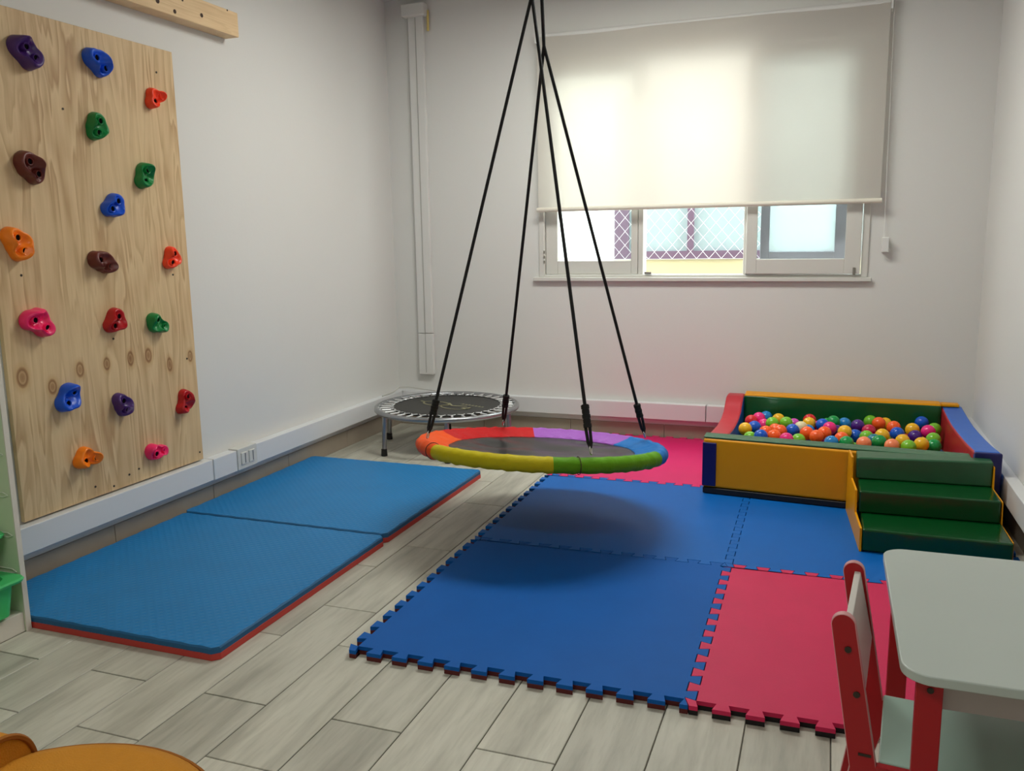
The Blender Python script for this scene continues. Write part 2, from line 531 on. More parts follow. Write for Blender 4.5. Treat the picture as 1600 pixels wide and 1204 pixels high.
# assumed ceiling fixtures above the frame; the rear one is added fill
lm = bpy.data.materials.new('unseen_lamp_glow'); lm.use_nodes = True
lb = lm.node_tree.nodes['Principled BSDF']
lb.inputs['Emission Color'].default_value = (1, 0.98, 0.94, 1); lb.inputs['Emission Strength'].default_value = 4
for (ly, hx, hy, lbl) in ((3.75, 0.74, 0.28, 'wide white ceiling light assumed out of view above the hanging swing'), (0.3, 0.6, 0.17, 'narrow white fill light added out of view near the mustard armchair')):
    cl = thing('unseen_ceiling_light', lbl, 'lamp', (-0.95, ly, ZC))
    MB().box(-hx, hx, -hy, hy, -0.06, 0).obj('housing', WHITEP, cl, bevel=0.01)
    MB().box(-hx + 0.03, hx - 0.03, -hy + 0.03, hy - 0.03, -0.072, -0.06).obj('diffuser', lm, cl)

# ------------------------------------------------------------------ window
FRAME = mat('window_white', (214, 212, 205), 0.4)
w = MB()
yo = YB - 0.012
# casing + liner
w.box(WX0, WX0 + 0.035, yo, YB + 0.12, WZ0, WZ1)
w.box(WX1 - 0.035, WX1, yo, YB + 0.12, WZ0, WZ1)
w.box(WX0 + 0.035, WX1 - 0.035, yo, YB + 0.12, WZ1 - 0.035, WZ1)
w.box(WX0 + 0.035, WX1 - 0.035, yo, YB + 0.12, WZ0, WZ0 + 0.016)
w.box(-1.075, -1.045, yo + 0.02, YB + 0.11, WZ0 + 0.016, WZ1 - 0.035)   # mullion
w.box(-0.468, -0.438, yo + 0.02, YB + 0.11, WZ0 + 0.016, WZ1 - 0.035)
win = struct(w.obj('window_1', FRAME, bevel=0.004))
def sash(x0, x1, z0, z1, gx0, gx1, gz0, gz1, y, th, pane):
    b = MB()
    b.box(x0, gx0, y, y + th, z0, z1); b.box(gx1, x1, y, y + th, z0, z1)
    b.box(gx0, gx1, y, y + th, z0, gz0); b.box(gx0, gx1, y, y + th, gz1, z1)
    s = b.obj('sash', FRAME, win, bevel=0.004)
    MB().box(gx0 - 0.004, gx1 + 0.004, y + th * .45, y + th * .6, gz0 - 0.004, gz1 + 0.004).obj('pane', pane, s)
    return s
GL = glass_material('window_glass', (0.97, 1.0, 1.0), 0.95)
sash(-1.652, -1.078, WZ0 + 0.018, 2.232, -1.578, -1.118, 1.084, 2.165, YB + 0.012, 0.04, GL)
FG = frosted_material()
s2 = sash(-0.45, 0.155, WZ0 + 0.020, 2.225, -0.392, 0.074, 1.088, 2.152, YB - 0.028, 0.036, GL)
# hinges and stays
HINGE = mat('hinge_grey', (150, 146, 138), 0.4, 0.6)
for z in (1.07, 1.1, 1.13):
    MB().box(WX0 + 0.03, WX0 + 0.038, yo - 0.004, yo + 0.003, z, z + 0.018).obj('hinge', HINGE, win)
for x in (-1.03, -0.452):
    MB().box(x, x + 0.04, yo - 0.008, yo + 0.01, WZ0 + 0.018, WZ0 + 0.032).obj('stay', HINGE, win, bevel=0.002)
MB().box(0.118, 0.132, YB - 0.036, YB - 0.028, 1.0, 1.04).obj('latch', HINGE, s2, bevel=0.002)
# sill
si = struct(MB().box(-1.725, 0.215, YB - 0.03, YB + 0.01, 0.962, WZ0).obj('trim_9', FRAME, bevel=0.004))
# grey inner frame of the obscured outside window seen through the right pane
OF = mat('outer_frame_grey', (178, 174, 186), 0.5)
b = MB()
yy = YB + 0.125
b.box(-0.385, -0.335, yy, yy + 0.03, 1.02, 2.2); b.box(0.02, 0.09, yy, yy + 0.03, 1.02, 2.2)
b.box(-0.335, 0.02, yy, yy + 0.03, 1.02, 1.125); b.box(-0.335, 0.02, yy, yy + 0.03, 2.14, 2.2)
of_ = b.obj('outer_frame', OF, win, bevel=0.003)
MB().box(-0.335, 0.02, yy + 0.012, yy + 0.018, 1.125, 2.14).obj('frosted_pane', FG, of_)

# roller blind
bl = thing('roller_blind', 'cream roller blind hanging over the top of the window', 'blind', (0, 0, 0))
BX0, BX1, BY = -1.672, 0.236, YB - 0.068
BM = blind_material()
fb = MB()
nx, nz = 24, 10
vs = []
for j in range(nz + 1):
    for i in range(nx + 1):
        u, v = i / nx, j / nz
        vs.append((BX0 + (BX1 - BX0) * u, BY + 0.0015 * sin(u * 9), 1.40 + (2.385 - 1.40) * v))
fs = [(j * (nx + 1) + i, j * (nx + 1) + i + 1, (j + 1) * (nx + 1) + i + 1, (j + 1) * (nx + 1) + i) for j in range(nz) for i in range(nx)]
fb.add(vs, fs)
fb.obj('fabric', BM, bl, smooth=60)
MB().tube([(BX0, BY + 0.02, 2.385), (BX1, BY + 0.02, 2.385)], 0.02, 16).obj('roller', WALL, bl, smooth=50)
MB().tube([(BX0 - 0.008, BY, 1.392), (BX1 + 0.008, BY, 1.392)], 0.0135, 12).obj('bottom_bar', CREAM, bl, smooth=50)
MB().box(BX1 + 0.001, BX1 + 0.012, BY - 0.008, YB, 2.35, 2.41).obj('bracket', WHITEP, bl, bevel=0.002)
MB().box(BX0 - 0.012, BX0 - 0.001, BY - 0.008, YB, 2.35, 2.41).obj('bracket', WHITEP, bl, bevel=0.002)
MB().tube([(BX1 + 0.018, BY + 0.02, 2.40), (BX1 + 0.028, BY + 0.03, 1.18)], 0.0014, 6).obj('chain', WHITEP, bl)
MB().tube([(BX1 + 0.018, BY + 0.045, 2.40), (BX1 + 0.032, BY + 0.05, 1.18)], 0.0014, 6).obj('chain', WHITEP, bl)
MB().box(0.258, 0.292, YB - 0.05, YB, 1.12, 1.2).obj('chain_holder', WHITEP, bl, bevel=0.004)

# ------------------------------------------------------------------ outside the window
FAC = mat('facade_white', (236, 236, 232), 0.8)
LEDGE = mat('facade_yellow', (176, 164, 128), 0.8)
nb = thing('neighbouring_building', 'pale building with a mauve framed window seen through the open casement', 'building', (0, 6.2, 0))
g = MB()
g.box(-6, -1.48, 0, 0.3, 0, 3.0); g.box(1.3, 5, 0, 0.3, 0, 3.0)
g.box(-1.48, 1.3, 0, 0.3, 2.2, 3.0)
g.obj('facade', FAC, nb)
MB().box(-1.48, 1.3, -0.01, 0.3, 0, 1.062).obj('lower_wall', LEDGE, nb)
MV = mat('mauve_frame', (92, 70, 88), 0.5)
q = MB()
q.box(-1.475, -1.372, -0.02, 0.05, 1.062, 2.2); q.box(-0.952, -0.908, -0.02, 0.05, 1.12, 2.2)
q.box(1.2, 1.3, -0.02, 0.05, 1.062, 2.2); q.box(-1.372, 1.2, -0.02, 0.05, 1.062, 1.12); q.box(-1.372, 1.2, -0.02, 0.05, 2.12, 2.2)
q.obj('window_frame', MV, nb)
MB().box(-1.372, -0.952, 0.01, 0.02, 1.12, 2.12).obj('pane', mat('pale_blue_pane', (140, 154, 156), 0.3), nb)
MB().box(-0.908, 1.2, 0.01, 0.02, 1.12, 2.12).obj('pane', mat('pale_blue_pane', (140, 154, 156), 0.3), nb)
# diamond wire mesh between the two windows
WIRE = mat('white_wire', (240, 240, 240), 0.5)
wm = thing('wire_mesh_screen', 'white diamond wire mesh screen fixed outside the open window', 'mesh', (0, 5.42, 0))
b = MB()
x0, x1, z0, z1, P_ = -1.75, 0.25, 1.085, 2.25, 0.075
r_ = 0.0012
kk = -40
while kk < 60:
    for sgn in (1, -1):
        # line z = z0 + sgn*(x - xs)*1.15
        xs = x0 + kk * P_
        pts = []
        for t in range(0, 200):
            x = xs + sgn * t * 0.03
            z = z0 + t * 0.03 * 1.15
            if z > z1: break
            if x0 <= x <= x1: pts.append((x, 0, z))
        if len(pts) >= 2:
            b.tube([pts[0], pts[-1]], r_, 4, cap=False)
    kk += 1
wo = b.obj('wire_grid', WIRE, wm); wo['kind'] = 'stuff'
b = MB()
b.box(x0 - 0.02, x0, -0.01, 0.01, z0 - 0.02, z1 + 0.02); b.box(x1, x1 + 0.02, -0.01, 0.01, z0 - 0.02, z1 + 0.02)
b.box(x0, x1, -0.003, 0.003, z1, z1 + 0.02); b.box(x0, x1, -0.003, 0.003, z0 - 0.004, z0)
b.obj('mesh_frame', WIRE, wm)
for x in (x0 - 0.015, x1 + 0.005):
    MB().box(x, x + 0.01, -0.12, 0, 1.5, 1.52).obj('mesh_bracket', WIRE, wm)
og = struct(MB().box(-6, 5, YB + T, 12, -0.12, -0.02).obj('outside_ground', mat('outside_paving', (190, 188, 180), 0.9)))

# ------------------------------------------------------------------ left wall: plywood climbing board
KN = [(2.226, 0.762, 1, 1.4), (2.347, 0.709, .8, 1.1), (2.478, 0.754, .75, 1.15), (2.61, 0.758, .7, 1), (2.735, 0.762, .7, 1.2), (2.835, 0.762, .75, 1.2), (2.954, 0.707, .65, 1.2), (3.085, 0.726, .6, 1)]
KN = [(y, z, a * 0.024, b_ * 0.026) for y, z, a, b_ in KN]
PLY = plywood_material('plywood', KN, True, (222, 194, 150), (176, 138, 94))
board = MB().box(XL + 0.002, -2.68, 2.17, 3.12, 0.243, 2.031).obj('climbing_board', PLY, bevel=0.0015, seg=1)
tag(board, 'tall plywood climbing board with knotty grain fixed to the left wall', 'board')
SCREW = mat('screw_dark', (70, 62, 54), 0.5, 0.6)
from mathutils import noise as mnoise
def ray(px, py):
    return (fwd + ((px - 800) / F_PX) * rgt2 - ((py - 602) / F_PX) * upv2)
def on_x(px, py, X):
    d = ray(px, py); t = (X - CAM.x) / d.x
    return CAM + d * t
def on_z(px, py, Z):
    d = ray(px, py); t = (Z - CAM.z) / d.z
    return CAM + d * t
for (px, py) in ((244, 113), (33, 430), (270, 429), (177, 529), (312, 706), (178, 759), (149, 760), (217, 732), (202, 741), (98, 170), (292, 560)):
    p = on_x(px, py, -2.68)
    MB().tube([(-2.681, p.y, p.z), (-2.678, p.y, p.z)], 0.0045, 8).obj('screw', SCREW, board)
BEAM = plywood_material('pine_beam', [], False, (236, 205, 160), (214, 178, 132))
beam = MB().box(XL + 0.002, -2.62, 1.6, 3.508, 2.162, 2.27).obj('wooden_beam', BEAM, bevel=0.004)
tag(beam, 'horizontal pine batten with dark knots fixed high above the climbing board', 'beam')
KD = mat('knot_dark', (62, 38, 24), 0.7)
for (px, py, r) in ((246, 1, .011), (273, 18, .009), (315, 24, .009), (355, 16, .004), (285, 0, .006)):
    p = on_x(px, py, -2.62)
    MB().tube([(-2.6205, p.y, p.z), (-2.6192, p.y, p.z)], r, 10).obj('knot', KD, beam)

# climbing holds: px centre, colour, two bolt holes (px), size (px)
HC = dict(purple=(72, 36, 110), blue=(8, 84, 210), red_orange=(255, 70, 30), green=(8, 130, 62), brown=(104, 42, 34), orange=(255, 132, 8), pink=(250, 38, 110), red=(186, 14, 26))
HOLDS = [
 (41, 79, 'purple', (38, 73), (53, 91), 46, 'purple climbing hold in the top left corner of the plywood board'),
 (154, 96, 'blue', (150, 90), (164, 107), 40, 'blue climbing hold beside the topmost purple one'),
 (246, 154, 'red_orange', (244, 158), (254, 150), 31, 'red orange climbing hold near the top right edge of the board'),
 (152, 197, 'green', (157, 189), (155, 207), 36, 'green climbing hold below the topmost blue one'),
 (48, 263, 'brown', (45, 252), (59, 272), 41, 'brown climbing hold by the left edge of the board'),
 (229, 274, 'green', (231, 266), (228, 283), 36, 'green climbing hold below the upper red orange one'),
 (180, 320, 'blue', (185, 314), (176, 326), 36, 'blue climbing hold in the middle of the board'),
 (28, 381, 'orange', (26, 371), (37, 392), 42, 'orange C shaped climbing hold at the left edge of the board'),
 (164, 411, 'brown', (157, 406), (173, 416), 37, 'brown climbing hold in the middle of the board'),
 (271, 402, 'red_orange', (274, 396), (271, 410), 33, 'red orange climbing hold at mid height near the right edge'),
 (62, 504, 'pink', (54, 500), (73, 512), 41, 'bright pink climbing hold on the lower left of the board'),
 (182, 500, 'red', (186, 494), (180, 509), 36, 'red climbing hold in the middle above the row of knots'),
 (249, 506, 'green', (247, 499), (259, 510), 33, 'lowest green climbing hold just above the row of knots'),
 (110, 621, 'blue', (115, 612), (106, 630), 39, 'lowest blue climbing hold just under the row of knots'),
 (194, 633, 'purple', (194, 626), (200, 640), 34, 'purple climbing hold in the lower middle of the board'),
 (292, 629, 'red', (295, 619), (291, 637), 33, 'red climbing hold at the lower right edge of the board'),
 (139, 715, 'orange', (135, 720), (151, 715), 35, 'orange climbing hold near the bottom of the board'),
 (247, 705, 'pink', (246, 709), (259, 703), 32, 'pink climbing hold near the bottom right of the board'),
]
HOLE = mat('bolt_hole_dark', (14, 10, 12), 0.9, spec=0.05)
def make_hold(i, px, py, col, h1, h2, size, label):
    Xf = -2.645
    c = on_x(px, py, -2.652); a = on_x(*h1, Xf); b_ = on_x(*h2, Xf)
    mid = (a + b_) / 2
    A = Vector((a.y - c.y, a.z - c.z)); B = Vector((b_.y - c.y, b_.z - c.z))
    sc = size / 38 * 0.05
    Mv = (A + B) / 2
    third = -Mv * 1.3
    if third.length < 0.010:
        d = (B - A).normalized(); third = Vector((-d.y, d.x)) * 0.014
    lobes = [(A, sc * 0.62), (B, sc * 0.56), (third, sc * 0.66), (Vector((0, 0)), sc * 0.6)]
    rnd = random.Random(i * 13 + 5)
    n = 40
    rad = []
    for k in range(n):
        an = 2 * pi * k / n
        d = Vector((cos(an), sin(an)))
        best = 0
        for cc, r in lobes:
            pr = cc.dot(d); perp2 = cc.length_squared - pr * pr
            if perp2 < r * r:
                best = max(best, pr + sqrt(r * r - perp2))
        rad.append(best * (1 + 0.05 * sin(3 * an + i)))
    rad = [(rad[k - 1] + 2 * rad[k] + rad[(k + 1) % n]) / 4 for k in range(n)]
    # rings : (scale, height, perturb)
    ph = rnd.uniform(0, 6.28)
    hgt = 0.042 * size / 38
    rings = [(1.06, 0.0, 0), (1.1, 0.006, 0), (1.05, hgt * .5, .1), (1.0, hgt * .82, .3), (0.93, hgt * 1.0, .5), (0.82, hgt * 1.02, .6), (0.68, hgt * .84, .6), (0.45, hgt * .66, .5), (0.2, hgt * .6, .3)]
    m = MB()
    vs = []
    for s_, h_, p_ in rings:
        for k in range(n):
            an = 2 * pi * k / n
            hh = h_ * (1 + p_ * 0.42 * sin(an * 2 + ph) + p_ * 0.22 * sin(an * 3 + ph * 2))
            rr = rad[k] * s_
            vs.append((hh, rr * cos(an), rr * sin(an)))
    vs.append((hgt * .58, 0, 0))
    fs = []
    for r_i in range(len(rings) - 1):
        for k in range(n):
            fs.append((r_i * n + k, r_i * n + (k + 1) % n, (r_i + 1) * n + (k + 1) % n, (r_i + 1) * n + k))
    last = (len(rings) - 1) * n
    for k in range(n): fs.append((last + k, last + (k + 1) % n, len(vs) - 1))
    fs.append(tuple(range(n - 1, -1, -1)))
    m.add(vs, fs)
    t = thing('climbing_hold', label, 'climbing hold', (-2.6795, c.y, c.z))
    body = m.obj('hold_body', mat('hold_' + col, HC[col], 0.35), t, smooth=70)
    for q in (A, B):
        hh = hgt * 0.86
        p = MB()
        p.lathe([(0.0145, -0.02), (0.0145, 0.001), (0.0128, 0.004), (0.0108, 0.003), (0.0102, -0.006)], 16)
        ring = p.obj('bolt_rim', mat('hold_' + col, HC[col], 0.35), t, smooth=50)
        ring.matrix_local = Matrix.Translation((hh, q.x, q.y)) @ Matrix.Rotation(radians(90), 4, 'Y')
        d = MB().lathe([(0.0104, -0.008), (0.0104, -0.002)], 14).obj('bolt_hole', HOLE, t)
        d.matrix_local = Matrix.Translation((hh, q.x, q.y)) @ Matrix.Rotation(radians(90), 4, 'Y')
for i, hdef in enumerate(HOLDS):
    make_hold(i, *hdef)

# ------------------------------------------------------------------ folded exercise mats on the left (two-tone)
MB_BLUE = foam_material('mat_blue_woven', (32, 124, 186), weave=True, rough=0.45)
MB_RED = mat('mat_red_foam', (196, 62, 54), 0.6)
MB_DKBLUE = mat('mat_blue_edge', (22, 92, 140), 0.6)
def exercise_mat(name, label, x0, x1, y0, y1):
    t = thing(name, label, 'mat', ((x0 + x1) / 2, (y0 + y1) / 2, 0), 0)
    hx, hy = (x1 - x0) / 2, (y1 - y0) / 2
    def outline(r, ins, wav):
        pts = []
        segs = 26
        cs = [(-hx, -hy), (hx, -hy), (hx, hy), (-hx, hy)]
        for i in range(4):
            a, b2 = cs[i], cs[(i + 1) % 4]
            for k in range(segs):
                u = (k + 0.5) / segs
                x = a[0] + (b2[0] - a[0]) * u; y = a[1] + (b2[1] - a[1]) * u
                w_ = ins + wav * (0.5 + 0.5 * sin(k * 2.4 + i)) * (1 if 0 < k < segs - 1 else 0)
                if i == 0: y += w_
                elif i == 1: x -= w_
                elif i == 2: y -= w_
                else: x += w_
                pts.append((x, y))
        return pts
    MB().prism(outline(0, 0.0, 0.0005), 0.001, 0.021).obj('lower_layer', MB_RED, t, smooth=30)
    b = MB()
    o0 = outline(0, 0.001, 0.001); o1 = outline(0, 0.004, 0.005)
    n = len(o0)
    vs = [(*p, 0.0212) for p in o0] + [(*p, 0.036) for p in o0] + [(*p, 0.0405) for p in o1]
    fs = [tuple(range(n - 1, -1, -1)), tuple(range(2 * n, 3 * n))]
    b.add(vs, fs[1:], 0)
    o = 0
    for a in (0, n):
        for i in range(n):
            j = (i + 1) % n
            b.f.append((a + i, a + j, a + n + j, a + n + i)); b.mi.append(1)
    b.obj('top_layer', [MB_BLUE, MB_DKBLUE], t, smooth=30)
    return t
exercise_mat('exercise_mat', 'thick blue foam mat with red underside, nearer the camera by the green tray', -2.662, -1.652, 1.912, 2.952)
exercise_mat('exercise_mat', 'thick blue foam mat with red underside, farther one near the trampoline', -2.680, -1.655, 2.962, 4.005)

# ------------------------------------------------------------------ interlocking floor tiles
FT = 0.025
GX, GY = -1.294, 2.075
NP = 12; DD = 0.015
ROT = radians(0.6)
def gridline(p, q, nrm, e=0.0):
    """dovetail curve between two corners p->q; nrm = unit normal of offset"""
    out = []
    pch = 1.0 / NP
    for k in range(NP):
        a = k * pch
        for (t, s_) in ((a + pch * (0.25 + 0.05) - e, -1), (a + pch * (0.25 - 0.05) - e, 1), (a + pch * (0.75 + 0.05) + e, 1), (a + pch * (0.75 - 0.05) + e, -1)):
            out.append((t, s_ * DD))
    return [(p[0] + (q[0] - p[0]) * t + nrm[0] * d, p[1] + (q[1] - p[1]) * t + nrm[1] * d) for t, d in out]
def clipx(v, lo, hi): return max(lo, min(hi, v))
def foam_tile(ix, iy, mtop, mbot, label, sx=1.0, dx=0):
    x0, y0 = ix * 1.0, iy * 1.0
    x1, y1 = x0 + 1, y0 + 1
    poly = []
    g_ = 0.0015
    bot = gridline((x0, y0), (x1, y0), (0, 1), 0.0015); top = gridline((x0, y1), (x1, y1), (0, 1), -0.0015)
    lef = gridline((x0, y0), (x0, y1), (1, 0), 0.0015); rig = gridline((x1, y0), (x1, y1), (1, 0), -0.0015)
    def nudge(ps, vx, vy): return [(a + vx, b_ + vy) for a, b_ in ps]
    poly += [(x0 - DD + g_, y0 - DD + g_)] + nudge(bot, 0, g_)[0:] if False else nudge(bot, 0, g_)
    poly = [(x0 + g_, y0 + g_ - DD)] + poly + [(x1 - g_, y0 + g_ - DD)] + nudge(rig, -g_, 0) + nudge(top, 0, -g_)[::-1] + nudge(lef, g_, 0)[::-1]
    rot = Matrix.Rotation(ROT, 2)
    maxx = XR - 0.012 - GX
    poly = [(min(a, maxx), b_) for a, b_ in poly]
    cx, cy = (x0 + x1) / 2, (y0 + y1) / 2
    pc = [(a - cx, b_ - cy) for a, b_ in poly]
    # drop duplicates
    pp = []
    for p in pc:
        if not pp or (abs(p[0] - pp[-1][0]) + abs(p[1] - pp[-1][1])) > 1e-5: pp.append(p)
    c = rot @ Vector((cx, cy))
    t = thing('foam_tile', label, 'foam mat', (GX + c.x, GY + c.y, 0.0005), ROT)
    MB().prism(pp, 0.0, FT * .52).obj('lower_layer', mbot, t)
    MB().prism(pp, FT * .525, FT).obj('top_layer', mtop, t)
    return t
FB = foam_material('foam_blue', (0, 92, 176), rough=0.6)
FB2 = foam_material('foam_blue_back', (2, 100, 184), rough=0.5)
FPK = foam_material('foam_pink', (214, 44, 92), rough=0.45)
FPK2 = foam_material('foam_pink_sheen', (220, 34, 108), rough=0.4)  # same pink foam, window sheen put into the colour as magenta
FRB = mat('foam_dark_red', (92, 26, 24), 0.7)
FBK = mat('foam_black', (20, 16, 18), 0.7)
foam_tile(0, 0, FB, FRB, 'large blue interlocking foam tile at the near edge of the play mat')
foam_tile(0, 1, FB2, FRB, 'blue foam tile directly under the shadow of the hanging swing')
foam_tile(0, 2, FPK2, FBK, 'pink foam tile with painted magenta sheen behind the hanging swing by the back wall')
foam_tile(1, 0, FPK, FBK, 'red pink foam tile beside the red children chair')
foam_tile(1, 1, FB2, FRB, 'blue foam tile in front of the ball pit steps')
foam_tile(1, 2, FPK2, FBK, 'pink foam tile with painted magenta sheen under the ball pit')

# ------------------------------------------------------------------ mini trampoline
tr = thing('mini_trampoline', 'round mini trampoline with black mat and silver springs in the corner', 'trampoline', (-2.118, 4.600, 0), radians(-126 + 120))
CH = mat('chrome_silver', (160, 162, 165), 0.3, 0.9)
SPR = mat('spring_silver', (225, 226, 226), 0.35, 0.55)
RUB = mat('rubber_black', (22, 22, 22), 0.6)
TM = mat('trampoline_mat', (52, 51, 48), 0.62, bump=(400, 0.2))
RT = 0.418
TZ = 0.036
b = MB()
ringp = [(RT * cos(2 * pi * k / 72), RT * sin(2 * pi * k / 72), 0.205 + TZ) for k in range(72)]
b.tube(ringp, 0.0155, 12, closed=True)
b.obj('rim', CH, tr, smooth=60)
b = MB(); b.lathe([(0.322, 0.207 + TZ), (0.322, 0.2105 + TZ), (0.20, 0.209 + TZ), (0.0, 0.208 + TZ)], 72)
tm = b.obj('jump_mat', TM, tr, smooth=60)
b = MB()
b.tube([(0.322 * cos(2 * pi * k / 72), 0.322 * sin(2 * pi * k / 72), 0.209 + TZ) for k in range(72)], 0.0055, 8, closed=True)
b.obj('mat_border', RUB, tr, smooth=60)
nsp = 36
me_s = None
for k in range(nsp):
    a = 2 * pi * (k + 0.5) / nsp
    if me_s is None:
        q = MB()
        prof = []
        m_ = 18
        pts = [(0.338 + (0.394 - 0.338) * i / m_, 0, 0.2105 + TZ) for i in range(m_ + 1)]
        rr = [0.0066 if i % 2 else 0.0052 for i in range(m_ + 1)]
        q.tube(pts, rr, 8)
        q.tube([(0.330, 0, 0.2105 + TZ), (0.338, 0, 0.2105 + TZ)], 0.0016, 6)
        q.tube([(0.394, 0, 0.2105 + TZ), (0.410, 0, 0.217 + TZ)], 0.0016, 6)
        me_s = q.mesh('spring', SPR, 50)
    o = link('spring', me_s, tr)
    o.rotation_euler = (0, 0, a)
me_v = None
for k in range(nsp):
    a = 2 * pi * (k + 0.5) / nsp
    if me_v is None:
        q = MB(); q.tube([(0.318, -0.021, 0.2155 + TZ), (0.335, -0.005, 0.2155 + TZ), (0.335, 0.005, 0.2155 + TZ), (0.318, 0.021, 0.2155 + TZ)], 0.0024, 6)
        me_v = q.mesh('hook_ring', SPR, 50)
    o = link('hook_ring', me_v, tr)
    o.rotation_euler = (0, 0, a)
for k in range(6):
    a = radians(60 * k)
    L_ = MB()
    L_.tube([(0.410, 0, 0.192 + TZ), (0.422, 0, 0.035)], 0.0135, 12)
    o = L_.obj('leg', CH, tr, smooth=50); o.rotation_euler = (0, 0, a)
    ft = MB().lathe([(0.0165, 0), (0.0185, 0.002), (0.0165, 0.04), (0.014, 0.042)], 16, (0.423, 0, 0)).obj('rubber_foot', RUB, o, smooth=40)
# printed emblem on the jump mat (worn beige outline, no readable words)
EMB = mat('emblem_beige', (170, 164, 128), 0.7)
e = MB()
def flat_line(b_, pts, w_, z):
    for (a, c) in zip(pts[:-1], pts[1:]):
        A = Vector(a); C_ = Vector(c); d = (C_ - A)
        if d.length < 1e-6: continue
        nrm = Vector((-d.y, d.x)).normalized() * w_ / 2
        e1 = d.normalized() * w_ * .3
        b_.add([(*(A - nrm - e1), z), (*(C_ - nrm + e1), z), (*(C_ + nrm + e1), z), (*(A + nrm - e1), z)], [(0, 1, 2, 3)])
def ell(cx, cy, a, b_, t0, t1, n=24): return [(cx + a * cos(t0 + (t1 - t0) * i / n), cy + b_ * sin(t0 + (t1 - t0) * i / n)) for i in range(n + 1)]
flat_line(e, ell(-0.075, 0, 0.08, 0.045, 0, 2 * pi), 0.010, 0.2112 + TZ)
flat_line(e, ell(0.065, -0.01, 0.085, 0.05, radians(150), radians(395)), 0.010, 0.2112 + TZ)
flat_line(e, [(-0.155, 0), (-0.19, 0.005)], 0.01, 0.2112 + TZ)
flat_line(e, [(-0.03, 0.045), (0.03, 0.005), (0.10, 0.035)], 0.010, 0.2112 + TZ)
flat_line(e, [(0.15, -0.02), (0.11, -0.012), (0.145, 0.015)], 0.009, 0.2112 + TZ)
for i in range(7):
    x = 0.04 + i * 0.022
    flat_line(e, [(x, 0.058), (x + 0.006, 0.075), (x + 0.012, 0.058)], 0.005, 0.2112 + TZ)
eo = e.obj('emblem', EMB, tm)
eo.scale = (1.2, 1.2, 1)
eo.rotation_euler = (0, 0, radians(-126 + 120) * -1 + radians(-20))

# ------------------------------------------------------------------ hanging disc swing
SC = Vector((-1.098, 3.314, 0.361)); TX, TY = -0.013, -0.125
RR, RTU = 0.49, 0.031
sw = thing('disc_swing', 'round rainbow rimmed disc swing hanging on four black ropes', 'swing', tuple(SC))
def sp(a, r, dz=0): return Vector((r * cos(a), r * sin(a), TX * r * cos(a) + TY * r * sin(a) + dz))
SEG = [(-127, -67, (168, 178, 30), 'yellow'), (-67, -7, (96, 158, 8), 'lime'), (-7, 53, (18, 112, 190), 'blue'), (53, 113, (164, 96, 192), 'purple'), (113, 173, (196, 8, 12), 'red'), (173, 233, (238, 84, 12), 'orange')]
SEG[0] = (-127, -67, (200, 184, 12), 'yellow')
for (a0, a1, rgb, nm) in SEG:
    n = 28; m_ = 20
    vs = []; fs = []
    for i in range(n + 1):
        a = radians(a0 + (a1 - a0) * i / n)
        wr = 0.0018 * sin(a * 41) + 0.0014 * sin(a * 67 + 1)
        # cross-section: around tube then tail to mat
        for j in range(m_):
            th = radians(-150) + radians(285) * j / (m_ - 1)   # from inner-bottom round the outside to inner-top
            rr = RTU + (wr if 3 < j < m_ - 3 else 0)
            vs.append(sp(a, RR + rr * cos(th), rr * sin(th)))
        for (r, z) in ((0.448, 0.016 + wr), (0.42, 0.006 + wr * 1.5), (0.388, -0.001)):
            vs.append(sp(a, r, z))
        vs.append(sp(a, 0.386, -0.006)); vs.append(sp(a, 0.43, -0.006))
    w_ = m_ + 5
    for i in range(n):
        for j in range(w_):
            j2 = (j + 1) % w_
            fs.append((i * w_ + j, (i + 1) * w_ + j, (i + 1) * w_ + j2, i * w_ + j2))
    fs.append(tuple(range(w_))); fs.append(tuple(n * w_ + j for j in range(w_ - 1, -1, -1)))
    o = MB().add(vs, fs).obj('sleeve', mat('sleeve_' + nm, rgb, 0.6, spec=0.25, bump=(45, 0.3)), sw, smooth=60)
    o['label'] = nm + ' fabric sleeve section'
def fab():
    m = mat('swing_fabric', (30, 29, 30), 0.3, spec=0.3)
    return m
vs = []; fs = []
nr, na = 14, 72
for i in range(nr + 1):
    r = 0.402 * i / nr
    for k in range(na):
        a = 2 * pi * k / na
        x, y = r * cos(a), r * sin(a)
        z = -0.004 - 0.018 * (1 - (r / 0.402) ** 2) + 0.016 * mnoise.noise(Vector((x * 5 + y * 3, y * 8, 1.3))) * min(1, (0.402 - r) * 12)
        p = sp(a, r, z); vs.append(p)
for i in range(nr):
    for k in range(na):
        fs.append((i * na + k, i * na + (k + 1) % na, (i + 1) * na + (k + 1) % na, (i + 1) * na + k))
mo = MB().add(vs, fs).obj('seat_fabric', fab(), sw, smooth=60)
sd = mo.modifiers.new('thick', 'SOLIDIFY'); sd.thickness = 0.002
ROPE = mat('rope_black', (14, 14, 16), 0.7)
HOOK = mat('hook_steel', (200, 200, 200), 0.25, 1.0)
for a in (-131, -56):
    aa = radians(a)
    # dark elastic line around the sleeve
    pts = [sp(aa, RR + (RTU + 0.0025) * cos(th), (RTU + 0.0025) * sin(th)) for th in [2 * pi * j / 20 for j in range(20)]]
    MB().tube(pts, 0.0016, 5, closed=True).obj('elastic', mat('elastic_dark', (70, 30, 20), 0.7), sw)
anchors = [radians(220), radians(130), radians(40), radians(-50)]
front_top = Vector((-1.11, 3.288, 2.135)) - SC
back_top = Vector((-1.068, 3.302, 1.95)) - SC
apex = Vector((-1.085, 3.30, 2.42)) - SC
